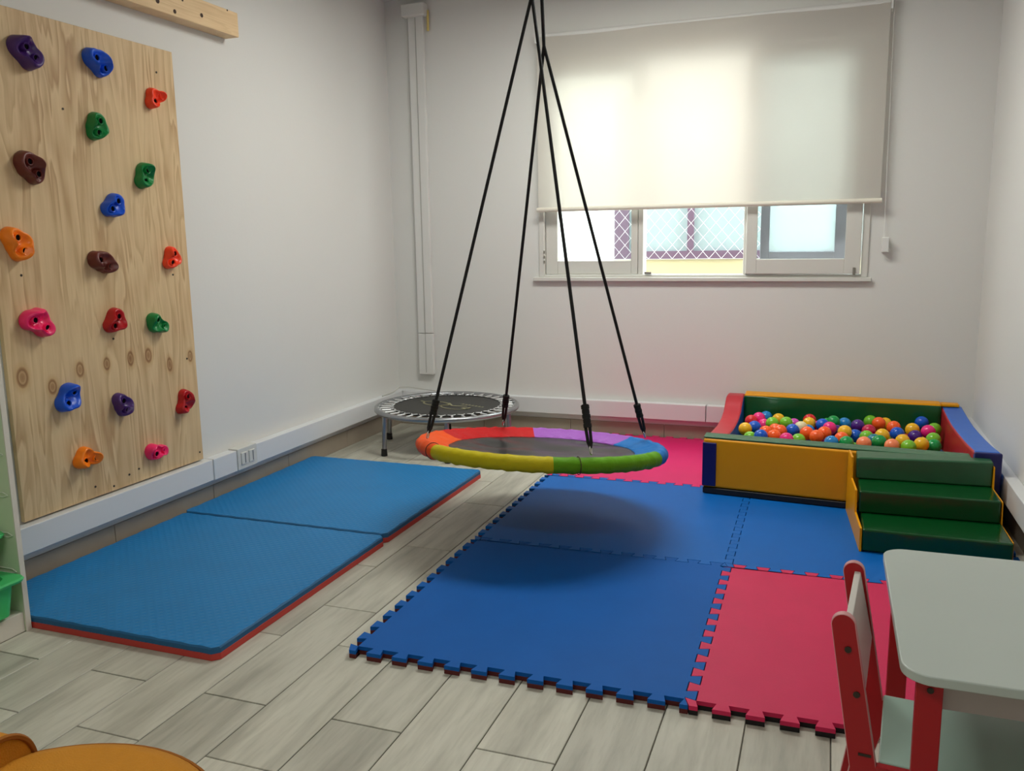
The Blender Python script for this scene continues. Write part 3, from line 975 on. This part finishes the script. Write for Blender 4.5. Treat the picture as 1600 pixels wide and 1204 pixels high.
for i, a in enumerate(anchors):
    base = sp(a, RR, RTU + 0.004)
    top = front_top if i in (0, 3) else back_top
    d = (top - base).normalized()
    p1 = base + d * 0.03
    q0 = base + d * 0.105; q1 = base + d * (0.165 if i != 3 else 0.19)
    rp = MB()
    rp.tube([q1, top + (apex - top).normalized() * 0.0], 0.0068, 8)
    rp.tube([top, apex + Vector(((i - 1.5) * 0.004, 0, 0))], 0.0068, 8)
    ro = rp.obj('rope', ROPE, sw, smooth=60)
    side = d.cross(Vector((0, 1, 0))).normalized()
    lo = MB()
    lo.tube([p1, p1 + d * 0.02 + side * 0.006, q0 + side * 0.008], 0.006, 8)
    lo.tube([p1, p1 + d * 0.02 - side * 0.006, q0 - side * 0.008], 0.006, 8)
    lo.obj('rope_loop', ROPE, ro, smooth=60)
    ad = MB()
    for t in range(5):
        u0 = q0 + (q1 - q0) * (t / 5); u1 = q0 + (q1 - q0) * ((t + 0.85) / 5)
        ad.tube([u0, u1], 0.0155 - 0.0012 * (t % 2), 10)
    ad.tube([q0, q1], 0.0125, 10)
    ad.obj('rope_adjuster', ROPE, ro, smooth=40)
    hk = MB()
    ctr = base + d * 0.022
    nrm = side
    u = d; v_ = d.cross(side).normalized()
    hk.tube([ctr + u * 0.016 * cos(2 * pi * k / 16) + v_ * 0.009 * sin(2 * pi * k / 16) for k in range(16)], 0.0028, 6, closed=True)
    hk.obj('snap_hook', HOOK, ro, smooth=60)
hg = MB()
hg.tube([apex, Vector((apex.x, apex.y, ZC - SC.z))], 0.008, 8)
hg.obj('hanging_strap', ROPE, sw, smooth=60)

# ------------------------------------------------------------------ ball pit
V_Y = mat('vinyl_yellow', (236, 158, 0), 0.4, spec=0.3, noise=(4, 0.05))
V_G = mat('vinyl_green', (10, 82, 40), 0.28, bump=(9, 0.35))
V_GD = mat('vinyl_green_step', (4, 70, 28), 0.2, bump=(7, 0.6))
V_B = mat('vinyl_blue', (34, 104, 204), 0.38, bump=(12, 0.2))
V_N = mat('vinyl_navy', (14, 16, 96), 0.4)
V_R = mat('vinyl_red', (190, 34, 48), 0.36, bump=(12, 0.2))
V_K = mat('vinyl_black', (14, 12, 14), 0.5)
bpit = thing('ball_pit', 'soft vinyl ball pit with yellow, green, red and blue padded walls', 'ball pit', (-0.52, 3.97, 0.0265))
Z0 = 0.0265
ox, oy = -0.52, 3.97
def fy(x): return -0.0907 * (x + 0.52)          # front face skew (relative to oy)
def pl(pts): return [(a - oy, b_ - Z0) for a, b_ in pts]
# left side panel (profile in y,z ; extruded in x)
def panel(name, prof, xa, xb, mats, inner_at_b, parent):
    n = len(prof)
    b = MB()
    # main body with top strip as material 1, inner side mat 2
    vs = [(xa - ox, y - oy, z - Z0) for y, z in prof] + [(xb - ox, y - oy, z - Z0) for y, z in prof]
    b.add(vs, [tuple(range(n))], 0 if inner_at_b else 2)
    b.f.append(tuple(range(n, 2 * n))); b.mi.append(2 if inner_at_b else 0)
    for i in range(n):
        j = (i + 1) % n
        b.f.append((i, j, n + j, n + i)); b.mi.append(1)
    return b.obj(name, mats, parent, bevel=0.012, seg=3)
profL = [(4.02, 0.0275), (5.042, 0.0275), (5.042, 0.322), (4.98, 0.325), (4.92, 0.322), (4.86, 0.290), (4.80, 0.262), (4.68, 0.244), (4.5, 0.243), (4.3, 0.258), (4.02, 0.288)]
p_l = panel('side_panel', profL, -0.522, -0.425, [V_R, V_R, V_B], True, bpit)
p_l['label'] = 'red side wall with a sagging top edge and blue inner face'
profR = [(3.88, 0.0275), (5.042, 0.0275), (5.042, 0.306), (4.9, 0.300), (4.75, 0.293), (4.6, 0.290), (4.43, 0.295), (4.25, 0.303), (4.08, 0.313), (3.88, 0.330)]
p_r = panel('side_panel', profR, 0.590, 0.694, [V_B, V_B, V_R], False, bpit)
p_r['label'] = 'blue side wall with a red inner face'
MB().box(0.592 - ox, 0.694 - ox, 3.858 - oy, 3.8805 - oy, 0.0275 - Z0, 0.329 - Z0).obj('end_cap', V_N, p_r, bevel=0.006)
# back panel
b = MB()
prof = [(4.965, 0.0275), (5.048, 0.0275), (5.048, 0.335), (4.965, 0.330)]
vs = []
for x, dz in ((-0.424, 0.003), (0.589, -0.008)):
    vs += [(x - ox, y - oy, z - Z0 + (dz if z > 0.1 else 0)) for y, z in prof]
b.add(vs, [(0, 1, 2, 3), (7, 6, 5, 4), (0, 4, 5, 1), (1, 5, 6, 2), (2, 6, 7, 3), (3, 7, 4, 0)])
bpan = b.obj('back_panel', V_Y, bpit, bevel=0.01, seg=3)
# yellow overhanging cap on the right end of the back wall
MB().box(0.589 - ox, 0.675 - ox, 4.985 - oy, 5.045 - oy, 0.3075 - Z0, 0.322 - Z0).obj('back_cap', V_Y, bpan, bevel=0.004)
# green liner with soft folds
n = 60
vs = []; fs = []
for j, (z, amp) in enumerate(((0.03, 0), (0.15, .6), (0.25, 1), (0.315, .6), (0.322, 0.2))):
    for i in range(n + 1):
        u = i / n
        x = -0.423 + 1.011 * u
        fold = 0.022 * amp * max(0, mnoise.noise(Vector((x * 7 - z * 9, 0.3, 2)))) * (1.6 - u)
        vs.append((x - ox, 4.962 - fold - oy, z - Z0 - u * 0.008))
for j in range(4):
    for i in range(n):
        fs.append((j * (n + 1) + i, j * (n + 1) + i + 1, (j + 1) * (n + 1) + i + 1, (j + 1) * (n + 1) + i))
lin = MB().add(vs, fs).obj('back_liner', V_G, bpan, smooth=70)
lin.modifiers.new('thick', 'SOLIDIFY').thickness = 0.002
# front wall (skewed)
def skewbox(x0, x1, t0, t1, z0, z1, dz1=0):
    vs = []
    for z in (z0, z1):
        for t in (t0, t1):
            for x in (x0, x1):
                vs.append((x - ox, fy(x) + t, z - Z0 + (dz1 if (z == z1 and x == x1) else 0)))
    return MB().add(vs, [(0, 2, 3, 1), (4, 5, 7, 6), (0, 1, 5, 4), (2, 6, 7, 3), (0, 4, 6, 2), (1, 3, 7, 5)])
fw = skewbox(-0.520, 0.588, 0.004, 0.098, 0.056, 0.290).obj('front_wall', V_Y, bpit, bevel=0.012, seg=3)
skewbox(-0.518, 0.586, 0.0, 0.098, 0.0275, 0.055).obj('base_strip', V_K, bpit, bevel=0.004)
tp_ = skewbox(-0.519, 0.587, 0.010, 0.099, 0.2905, 0.2985).obj('top_strip', mat('vinyl_pale_green', (60, 108, 76), 0.35, noise=(30, 0.25), bump=(40, 0.3)), fw, bevel=0.003)  # top strip in a paler, speckled green
tp_['label'] = 'pale speckled green vinyl strip along the top'
skewbox(-0.522, -0.458, -0.002, 0.010, 0.064, 0.272).obj('corner_block', V_N, bpit, bevel=0.004)
MB().box(-0.424 - ox, 0.589 - ox, 4.07 - oy, 4.964 - oy, 0.0275 - Z0, 0.09 - Z0).obj('base_cushion', V_G, bpit, bevel=0.01)

# steps block in front of the pit
st = thing('padded_steps', 'green padded vinyl steps with yellow sides in front of the ball pit', 'steps', (0.15, 3.33, 0.0265))
sx, sy = 0.15, 3.33
yb0, yb1 = 3.97 + fy(0.14) - 0.004, 3.97 + fy(0.66) - 0.004
def stepblk(x0, x1, y0, zt, zb, dzr=0, dx=0):
    vs = []
    for z in (zb, zt):
        for (x, y) in ((x0, y0), (x1, y0 + dx), (x0, 3.97 + fy(x0) - 0.005), (x1, 3.97 + fy(x1) - 0.005)):
            vs.append((x - sx, y - sy, z - Z0 + (dzr if z == zt and x == x1 else 0)))
    return MB().add(vs, [(0, 2, 3, 1), (4, 5, 7, 6), (0, 1, 5, 4), (2, 6, 7, 3), (0, 4, 6, 2), (1, 3, 7, 5)])
stepblk(0.160, 0.664, 3.380, 0.115, 0.0275, 0, -0.012).obj('step', V_GD, st, bevel=0.008, seg=3)
stepblk(0.150, 0.655, 3.587, 0.205, 0.1155, 0, 0.008).obj('step', V_GD, st, bevel=0.008, seg=3)
stepblk(0.142, 0.652, 3.772, 0.297, 0.2055, 0.012, 0.02).obj('step', mat('vinyl_sheen_step', (44, 96, 62), 0.3, noise=(20, 0.15), bump=(12, 0.2)), st, bevel=0.008, seg=3)  # top step paler: its reflective sheen is put into the colour
chk = [(3.376, 0.0275), (3.97 + fy(0.13) - 0.006, 0.0275), (3.97 + fy(0.13) - 0.006, 0.296), (3.775, 0.296), (3.765, 0.208), (3.592, 0.206), (3.580, 0.118), (3.385, 0.1165)]
def cheek(xs, name, dy=0.0, th=0.008):
    vs = []
    n = len(chk)
    for side in (0, 1):
        for (y, z) in chk:
            x = xs(y) + (0.0 if side == 0 else th)
            vs.append((x - sx, min(y + dy, 3.97 + fy(x) - 0.006) - sy, z - Z0 - (dy * .6 if z > .03 else 0)))
    fs = [tuple(range(n)), tuple(range(2 * n - 1, n - 1, -1))] + [(i, (i + 1) % n, n + (i + 1) % n, n + i) for i in range(n)]
    MB().add(vs, fs).obj(name, V_Y, st)
cheek(lambda y: 0.151 - (y - 3.38) * 0.075, 'side_cheek')
cheek(lambda y: 0.6645 - (y - 3.38) * 0.03, 'side_cheek', 0.010, 0.004)

# balls --------------------------------------------------------------
BC = dict(red=(214, 28, 36), orange=(255, 98, 34), yellow=(244, 186, 30), lime=(122, 192, 44), green=(12, 150, 72), sky=(26, 130, 200), blue=(14, 88, 200), purple=(76, 28, 128), pink=(238, 40, 130), violet=(206, 74, 178), cream=(226, 214, 170), peach=(255, 142, 96), teal=(10, 120, 140), crimson=(200, 20, 70))
def bmat(c):
    key = 'ball_' + c
    if key in MATS: return MATS[key]
    m = mat(key, BC[c], 0.22)
    p = m.node_tree.nodes['Principled BSDF']
    p.inputs['Subsurface Weight'].default_value = 0.15
    p.inputs['Subsurface Radius'].default_value = (0.02, 0.02, 0.02)
    p.inputs['Subsurface Scale'].default_value = 0.3
    return m
B2 = [(455, 250, 'sky'), (290, 285, 'red'), (350, 290, 'pink'), (430, 340, 'pink'), (305, 380, 'blue'), (200, 395, 'yellow'), (610, 280, 'yellow'), (530, 330, 'lime'), (710, 325, 'lime'), (800, 345, 'violet'), (390, 490, 'blue'), (450, 440, 'orange'), (570, 410, 'orange'), (640, 425, 'orange'), (550, 490, 'orange'), (262, 510, 'lime'), (710, 530, 'pink'), (780, 420, 'blue'), (860, 540, 'lime'), (1000, 290, 'red'), (1015, 350, 'yellow'), (975, 400, 'sky'), (965, 450, 'orange'), (900, 385, 'cream'), (1090, 380, 'pink'), (1150, 350, 'blue'), (1290, 310, 'green'), (1225, 335, 'green'), (1185, 450, 'orange'), (1085, 495, 'orange'), (1320, 430, 'purple'), (1265, 385, 'pink'), (1275, 570, 'sky'), (1435, 335, 'sky'), (1450, 440, 'yellow'), (1455, 575, 'green'), (1562, 480, 'blue'), (1400, 520, 'orange')]
B3 = [(162, 360, 'purple'), (315, 285, 'lime'), (425, 330, 'orange'), (300, 425, 'crimson'), (505, 335, 'yellow'), (610, 380, 'orange'), (468, 480, 'yellow'), (265, 500, 'lime'), (238, 580, 'peach'), (430, 560, 'green'), (365, 545, 'teal'), (655, 460, 'blue'), (590, 610, 'peach'), (722, 550, 'yellow'), (795, 625, 'lime'), (845, 410, 'yellow'), (890, 480, 'purple'), (960, 320, 'blue'), (1030, 445, 'pink'), (1120, 405, 'lime'), (1108, 535, 'lime'), (958, 590, 'yellow'), (1112, 610, 'green')]
BR = 0.0342
balls = []
for X, Y, c in B2: balls.append([1140 + X / 8, 620 + Y / 8, c])
for X, Y, c in B3: balls.append([1320 + X / 8, 620 + Y / 8, c])
pos = []
for i, (px, py, c) in enumerate(balls):
    t = (py - 648) / 50
    zz = 0.225 + (0.012 if i % 3 else -0.004) - 0.0 * t
    p = on_z(px, py, zz)
    pos.append(p)
xa, xb, ya, yb_ = -0.424 + BR, 0.588 - BR, 4.075 + BR, 4.95 - BR
for p in pos:
    p.x = clipx(p.x, xa, xb); p.y = clipx(p.y, ya - 0.09 * (p.x + .42), yb_)
nvis = len(pos)
# lower, half-buried layer
cands = []
rnd = random.Random(3)
for _ in range(4000):
    if len(cands) >= 70: break
    q = Vector((rnd.uniform(xa, xb), rnd.uniform(ya, yb_), rnd.uniform(0.13, 0.155)))
    if all((q - o).length > 2 * BR * 0.98 for o in cands): cands.append(q)
names = list(BC)
C9 = ['red', 'orange', 'yellow', 'lime', 'green', 'blue', 'purple', 'pink', 'sky']
cols2 = [C9[(k * 4) % 9] for k in range(len(cands))]
allp = pos + cands
orig = [p.copy() for p in allp]
for it in range(330):
    for i in range(len(allp)):
        for j in range(i + 1, len(allp)):
            d = allp[j] - allp[i]
            L_ = d.length
            if L_ < 2 * BR:
                if L_ < 1e-5: d = Vector((0, 0.01, 0.001)); L_ = d.length
                push = d * ((2 * BR - L_) / L_ * 0.5)
                if j < nvis: push.x *= 0.4; push.y *= 1.5
                wi = 0.0 if i < nvis and j >= nvis else 1.0
                allp[i] -= push * wi; allp[j] += push * (2 - wi)
    for i, p in enumerate(allp):
        p.x = clipx(p.x, xa, xb); p.y = clipx(p.y, 4.075 + BR - 0.0907 * (p.x + 0.52) * 0.6, yb_)
        p.z = clipx(p.z, orig[i].z - 0.006, orig[i].z + 0.004) if i < nvis else clipx(p.z, 0.09 + BR + 0.001, 0.150)
        if it < 235 and i < nvis:
            p += (orig[i] - p) * 0.14
ORD = ['first', 'second', 'third', 'fourth', 'fifth', 'sixth', 'seventh', 'eighth', 'ninth', 'tenth', 'eleventh', 'twelfth', 'thirteenth', 'fourteenth']
CN = dict(sky='light blue', lime='lime green', violet='violet pink', crimson='crimson', peach='peach orange', teal='teal', cream='cream')
order = sorted(range(nvis), key=lambda i: balls[i][0])
cnt = {}
tot = {}
for i in order: tot[balls[i][2]] = tot.get(balls[i][2], 0) + 1
lab = {}
for i in order:
    c = balls[i][2]; cnt[c] = cnt.get(c, 0) + 1
    nm = CN.get(c, c)
    lab[i] = (f'only {nm} plastic ball on top of the ball pit' if tot[c] == 1 else f'{nm} plastic ball on top of the pit, {ORD[cnt[c]-1]} {nm} one from the left')
bme = {}
def ball_mesh(c):
    if c not in bme:
        bm_ = bmesh.new(); bmesh.ops.create_uvsphere(bm_, u_segments=24, v_segments=14, radius=BR)
        me = bpy.data.meshes.new('ball'); bm_.to_mesh(me); bm_.free(); me.shade_smooth(); me.materials.append(bmat(c)); bme[c] = me
    return bme[c]
for i, p in enumerate(allp):
    c = balls[i][2] if i < nvis else cols2[i - nvis]
    o = link('ball', ball_mesh(c)); o.location = p
    o.rotation_euler = (i * 1.1, i * 0.7, 0)
    if i < nvis: tag(o, lab[i], 'ball', 'balls on top of the ball pit')
    else:
        c2n = CN.get(c, c)
        k_ = 1 + sum(1 for m in range(nvis, len(allp)) if cols2[m - nvis] == c and (allp[m].x, m) < (p.x, i))
        tag(o, f'{c2n} plastic ball deep in the pile, {ORD[k_ - 1]} such {c2n} one from the left', 'ball', 'buried balls in the ball pit')

# ------------------------------------------------------------------ storage frame with trays (left edge)
SAGE_BOUNCE = mat('frame_panel_tray_bounce', (214, 226, 196), 0.5)  # green reflected by the trays, put into the panel colour
FRW = mat('frame_white', (222, 216, 204), 0.5)
sf = thing('storage_cabinet', 'white storage cabinet with slide in trays at the left edge', 'shelf', (-2.53, 1.66, 0))
fx1 = -2.377 + 2.53; fx0 = XL + 0.06 + 2.53
def endp(yc0, yc1):
    b = MB().box(fx0, fx1 - 0.004, yc0, yc1, 0, 0.94).obj('side_panel', SAGE_BOUNCE, sf, bevel=0.001, seg=1)
    MB().box(fx1 - 0.004, fx1, yc0, yc1, 0, 0.94).obj('edge_strip', FRW, b)
    return b
eR = endp(1.888 - 1.66, 1.906 - 1.66)
eL = endp(1.43 - 1.66, 1.448 - 1.66)
MB().box(fx0, fx1, 1.4485 - 1.66, 1.8875 - 1.66, 0.922, 0.94).obj('top_panel', FRW, sf, bevel=0.001, seg=1)
MB().box(fx0, fx1 - 0.006, 1.4485 - 1.66, 1.8875 - 1.66, 0.0, 0.066).obj('bottom_panel', FRW, sf, bevel=0.002)
MB().box(fx0 , fx0 + 0.006, 1.4485 - 1.66, 1.8875 - 1.66, 0.068, 0.92).obj('back_panel', SAGE_BOUNCE, sf)
RUN = mat('runner_white', (226, 230, 216), 0.4)
for z in (0.206, 0.326, 0.458, 0.589, 0.72, 0.85):
    for (s_, yy_) in ((-1, 1.8878 - 1.66), (1, 1.4482 - 1.66)):
        ya2, yb2 = sorted((yy_, yy_ + s_ * 0.006))
        pts = [(fx0 + 0.03, z - 0.011), (fx1 - 0.03, z - 0.011), (fx1 - 0.012, z - 0.0045), (fx1 - 0.03, z + 0.003), (fx0 + 0.03, z + 0.003)]
        # slim hollow runner outline
        b = MB()
        for (p, q) in zip(pts, pts[1:] + pts[:1]):
            b.tube([(p[0], (ya2 + yb2) / 2, p[1]), (q[0], (ya2 + yb2) / 2, q[1])], 0.0016, 6)
        b.obj('runner', RUN, sf, smooth=50)
def tray(z, out, rgb, label):
    t = thing('storage_tray', label, 'tray', (-2.53, 1.668, z))
    G = mat('tray_green', rgb, 0.35)
    hx0, hx1, hy = -0.10 + 0, 0.165 + out, 0.185
    b = MB()
    def rr(x0, x1, y, r, n=6):
        pts = []
        for (cx, cy, a0) in ((x1 - r, y - r, 0), (x0 + r, y - r, 90), (x0 + r, -y + r, 180), (x1 - r, -y + r, 270)):
            for i in range(n + 1):
                a = radians(a0 + 90 * i / n); pts.append((cx + r * cos(a), cy + r * sin(a)))
        return pts
    loops = [(rr(hx0 + .03, hx1 - .018, hy - .012, .03), -0.115), (rr(hx0 + .012, hx1 - .006, hy + .002, .035), -0.012),
             (rr(hx0, hx1 + 0.012, hy + .022, .03), -0.010), (rr(hx0 - .003, hx1 + .015, hy + .026, .03), -0.002), (rr(hx0, hx1 + .012, hy + .022, .03), 0.004),
             (rr(hx0 + .018, hx1 - .022, hy - .014, .04), 0.004), (rr(hx0 + .022, hx1 - .026, hy - .02, .04), -0.006), (rr(hx0 + .036, hx1 - .036, hy - .03, .028), -0.110)]
    n = len(loops[0][0])
    vs = [(x, y, z_) for lp, z_ in loops for x, y in lp]
    fs = [(i * n + k, i * n + (k + 1) % n, (i + 1) * n + (k + 1) % n, (i + 1) * n + k) for i in range(len(loops) - 1) for k in range(n)]
    fs.append(tuple(range(n))); fs.append(tuple((len(loops) - 1) * n + k for k in range(n)))
    b.add(vs, fs).obj('tray_shell', G, t, smooth=35)
    return t
tray(0.196, 0.018, (70, 196, 112), 'green plastic tray pulled out of the lowest runners of the storage cabinet')
tray(0.332, -0.045, (30, 160, 70), 'green plastic tray in the second row above the lowest tray')

# ------------------------------------------------------------------ mustard armchair (bottom left)
MU = mat('mustard_fabric', (196, 128, 14), 0.85, noise=(40, 0.08), bump=(300, 0.3))
MUD = mat('mustard_piping', (150, 88, 10), 0.85)
ac = thing('mustard_armchair', 'mustard yellow upholstered low armchair with a round seat', 'armchair', (-0.99, 0.722, 0))
b = MB()
prof = [(0.0, 0.24), (0.235, 0.24), (0.256, 0.262), (0.266, 0.30), (0.270, 0.36), (0.270, 0.405), (0.264, 0.418), (0.24, 0.426), (0.12, 0.434), (0.0, 0.436)]
b.lathe(prof, 64)
b.obj('seat_cushion', MU, ac, smooth=60)
MB().tube([(0.270 * cos(2 * pi * k / 64), 0.270 * sin(2 * pi * k / 64), 0.412) for k in range(64)], 0.0035, 6, closed=True).obj('piping', MUD, ac, smooth=60)
# padded arm/back roll running away to the left
b = MB()
ay, az, aw = 0.135, 0.0, 0.062
prof2 = []
top = 0.47
for i in range(25):
    a = pi * i / 24
    prof2.append((ay + aw * cos(a), top - aw + aw * sin(a)))
prof2 += [(ay - aw, 0.20), (ay + aw, 0.20)]
b.prism(prof2, -0.62, -0.180, 'x')
arm = b.obj('arm', MU, ac, bevel=0.010, seg=3)
MB().tube([(-0.182, y, z) for y, z in prof2[:25]] , 0.005, 6).obj('arm_piping', MUD, ac, smooth=60)
for (lx, ly) in ((0.15, 0.15), (0.15, -0.15), (-0.15, -0.15), (-0.15, 0.15), (-0.55, 0.155)):
    MB().lathe([(0.012, 0), (0.02, 0.25 if lx > -.5 else 0.21)], 12, (lx, ly, 0)).obj('leg', mat('leg_wood', (120, 84, 50), 0.5), ac, smooth=40)

# ------------------------------------------------------------------ children's table
TW = mat('table_white', (190, 199, 192), 0.34, noise=(6, 0.03))
TRED = mat('paint_red', (176, 14, 26), 0.35)
tb = thing('childrens_table', 'low white topped table with red legs at the right edge', 'table', (0.52, 1.77, 0))
def rrect(x0, x1, y0, y1, r, n=8):
    pts = []
    for (cx, cy, a0) in ((x1 - r, y1 - r, 0), (x0 + r, y1 - r, 90), (x0 + r, y0 + r, 180), (x1 - r, y0 + r, 270)):
        for i in range(n + 1):
            a = radians(a0 + 90 * i / n); pts.append((cx + r * cos(a), cy + r * sin(a)))
    return pts
XT0, XT1, YT0, YT1 = 0.143 - .52, 0.74 - .52, 1.463 - 1.77, 2.085 - 1.77
MB().prism(rrect(XT0, XT1, YT0, YT1, 0.05), 0.482, 0.5).obj('tabletop', TW, tb, bevel=0.003)
def tleg(x, y):
    o = MB().box(x, x + 0.042, y, y + 0.016, 0, 0.481).obj('leg', TRED, tb, bevel=0.002)
    MB().tube([(x + 0.022, y - 0.002, 0.465), (x + 0.022, y + 0.002, 0.465)], 0.0055, 12).obj('bolt', SCREW, o)
    return o
tleg(0.167 - .52, 1.485 - 1.77); tleg(0.68 - .52, 1.485 - 1.77); 
MB().box(0.167 - .52, 0.209 - .52, 2.045 - 1.77, 2.061 - 1.77, 0, 0.481).obj('leg', TRED, tb, bevel=0.002)
MB().box(0.68 - .52, 0.722 - .52, 2.045 - 1.77, 2.061 - 1.77, 0, 0.481).obj('leg', TRED, tb, bevel=0.002)
AP = mat('apron_white_bounce', (188, 176, 172), 0.4)  # white apron, red reflected from the legs tinted into its colour
MB().box(0.195 - .52, 0.70 - .52, 1.503 - 1.77, 1.515 - 1.77, 0.425, 0.481).obj('apron', AP, tb, bevel=0.001, seg=1)
MB().box(0.195 - .52, 0.70 - .52, 2.03 - 1.77, 2.042 - 1.77, 0.425, 0.481).obj('apron', AP, tb, bevel=0.001, seg=1)
MB().box(0.182 - .52, 0.194 - .52, 1.516 - 1.77, 2.03 - 1.77, 0.425, 0.481).obj('apron', AP, tb, bevel=0.001, seg=1)

# children's chair
CRZ = radians(-5.0)
cc = thing('childrens_chair', 'small red chair with white backrest pushed under the table', 'chair', (0.10, 1.70, 0.0265), CRZ)
SEATM = mat('seat_mint', (176, 206, 192), 0.3)
Zc = 0.0265
def side_frame(y, outer):
    # profile in x,z : rear post leaning back, flaring below the seat, rail and front leg
    pts = []
    cxp, czp, r = -0.036, 0.532 - Zc, 0.021
    pts_top = [(cxp + r * cos(radians(a)), czp + r * sin(radians(a))) for a in range(0, 181, 15)]
    poly = [(0.040, 0.262), (0.33, 0.262), (0.33, 0.0), (0.285, 0.0), (0.265, 0.205), (0.05, 0.205), (0.012, 0.0), (-0.045, 0.0), (-0.012, 0.262)]
    # counter-clockwise: start at post right side going up
    full = [(0.033, 0.235)] + pts_top + [(-0.014, 0.235), (-0.050, 0.0), (-0.008, 0.0), (0.045, 0.205 - .01), (0.255, 0.205 - .01), (0.290, 0.0), (0.332, 0.0), (0.315, 0.235)]
    b = MB().prism(full, y, y + 0.016, 'y', 0, 1)
    o = b.obj('side_frame', [TRED, mat('frame_edge_pale', (214, 150, 150), 0.4)], cc, bevel=0.0015, seg=1)
    return o
sf1 = side_frame(-0.155, True)
sf2 = side_frame(0.115, False)
for (x, z) in ((-0.026, 0.488 - Zc), (-0.008, 0.405 - Zc)):
    MB().tube([(x, -0.1575, z), (x, -0.1545, z)], 0.006, 12).obj('bolt', SCREW, sf1)
MB().box(0.0, 0.022, -0.1565, -0.1545, 0.262, 0.267).obj('scratch', SCREW, sf1)
# backrest panel follows the post lean
b = MB()
vs = []
for z, xo in ((0.395 - Zc, 0.000), (0.535 - Zc, -0.029)):
    for y in (-0.1385, 0.1145):
        for x in (xo - 0.006, xo + 0.006):
            vs.append((x, y, z))
b.add(vs, [(0, 2, 3, 1), (4, 5, 7, 6), (0, 1, 5, 4), (2, 6, 7, 3), (0, 4, 6, 2), (1, 3, 7, 5)])
b.obj('backrest', mat('backrest_white', (214, 208, 200), 0.4), cc, bevel=0.002)
MB().box(0.034, 0.335, -0.1385, 0.1145, 0.237, 0.249).obj('seat', SEATM, cc, bevel=0.003)
MB().box(0.030, 0.33, -0.156, -0.139, 0.2355, 0.2465).obj('seat_rail', TRED, cc, bevel=0.001, seg=1)
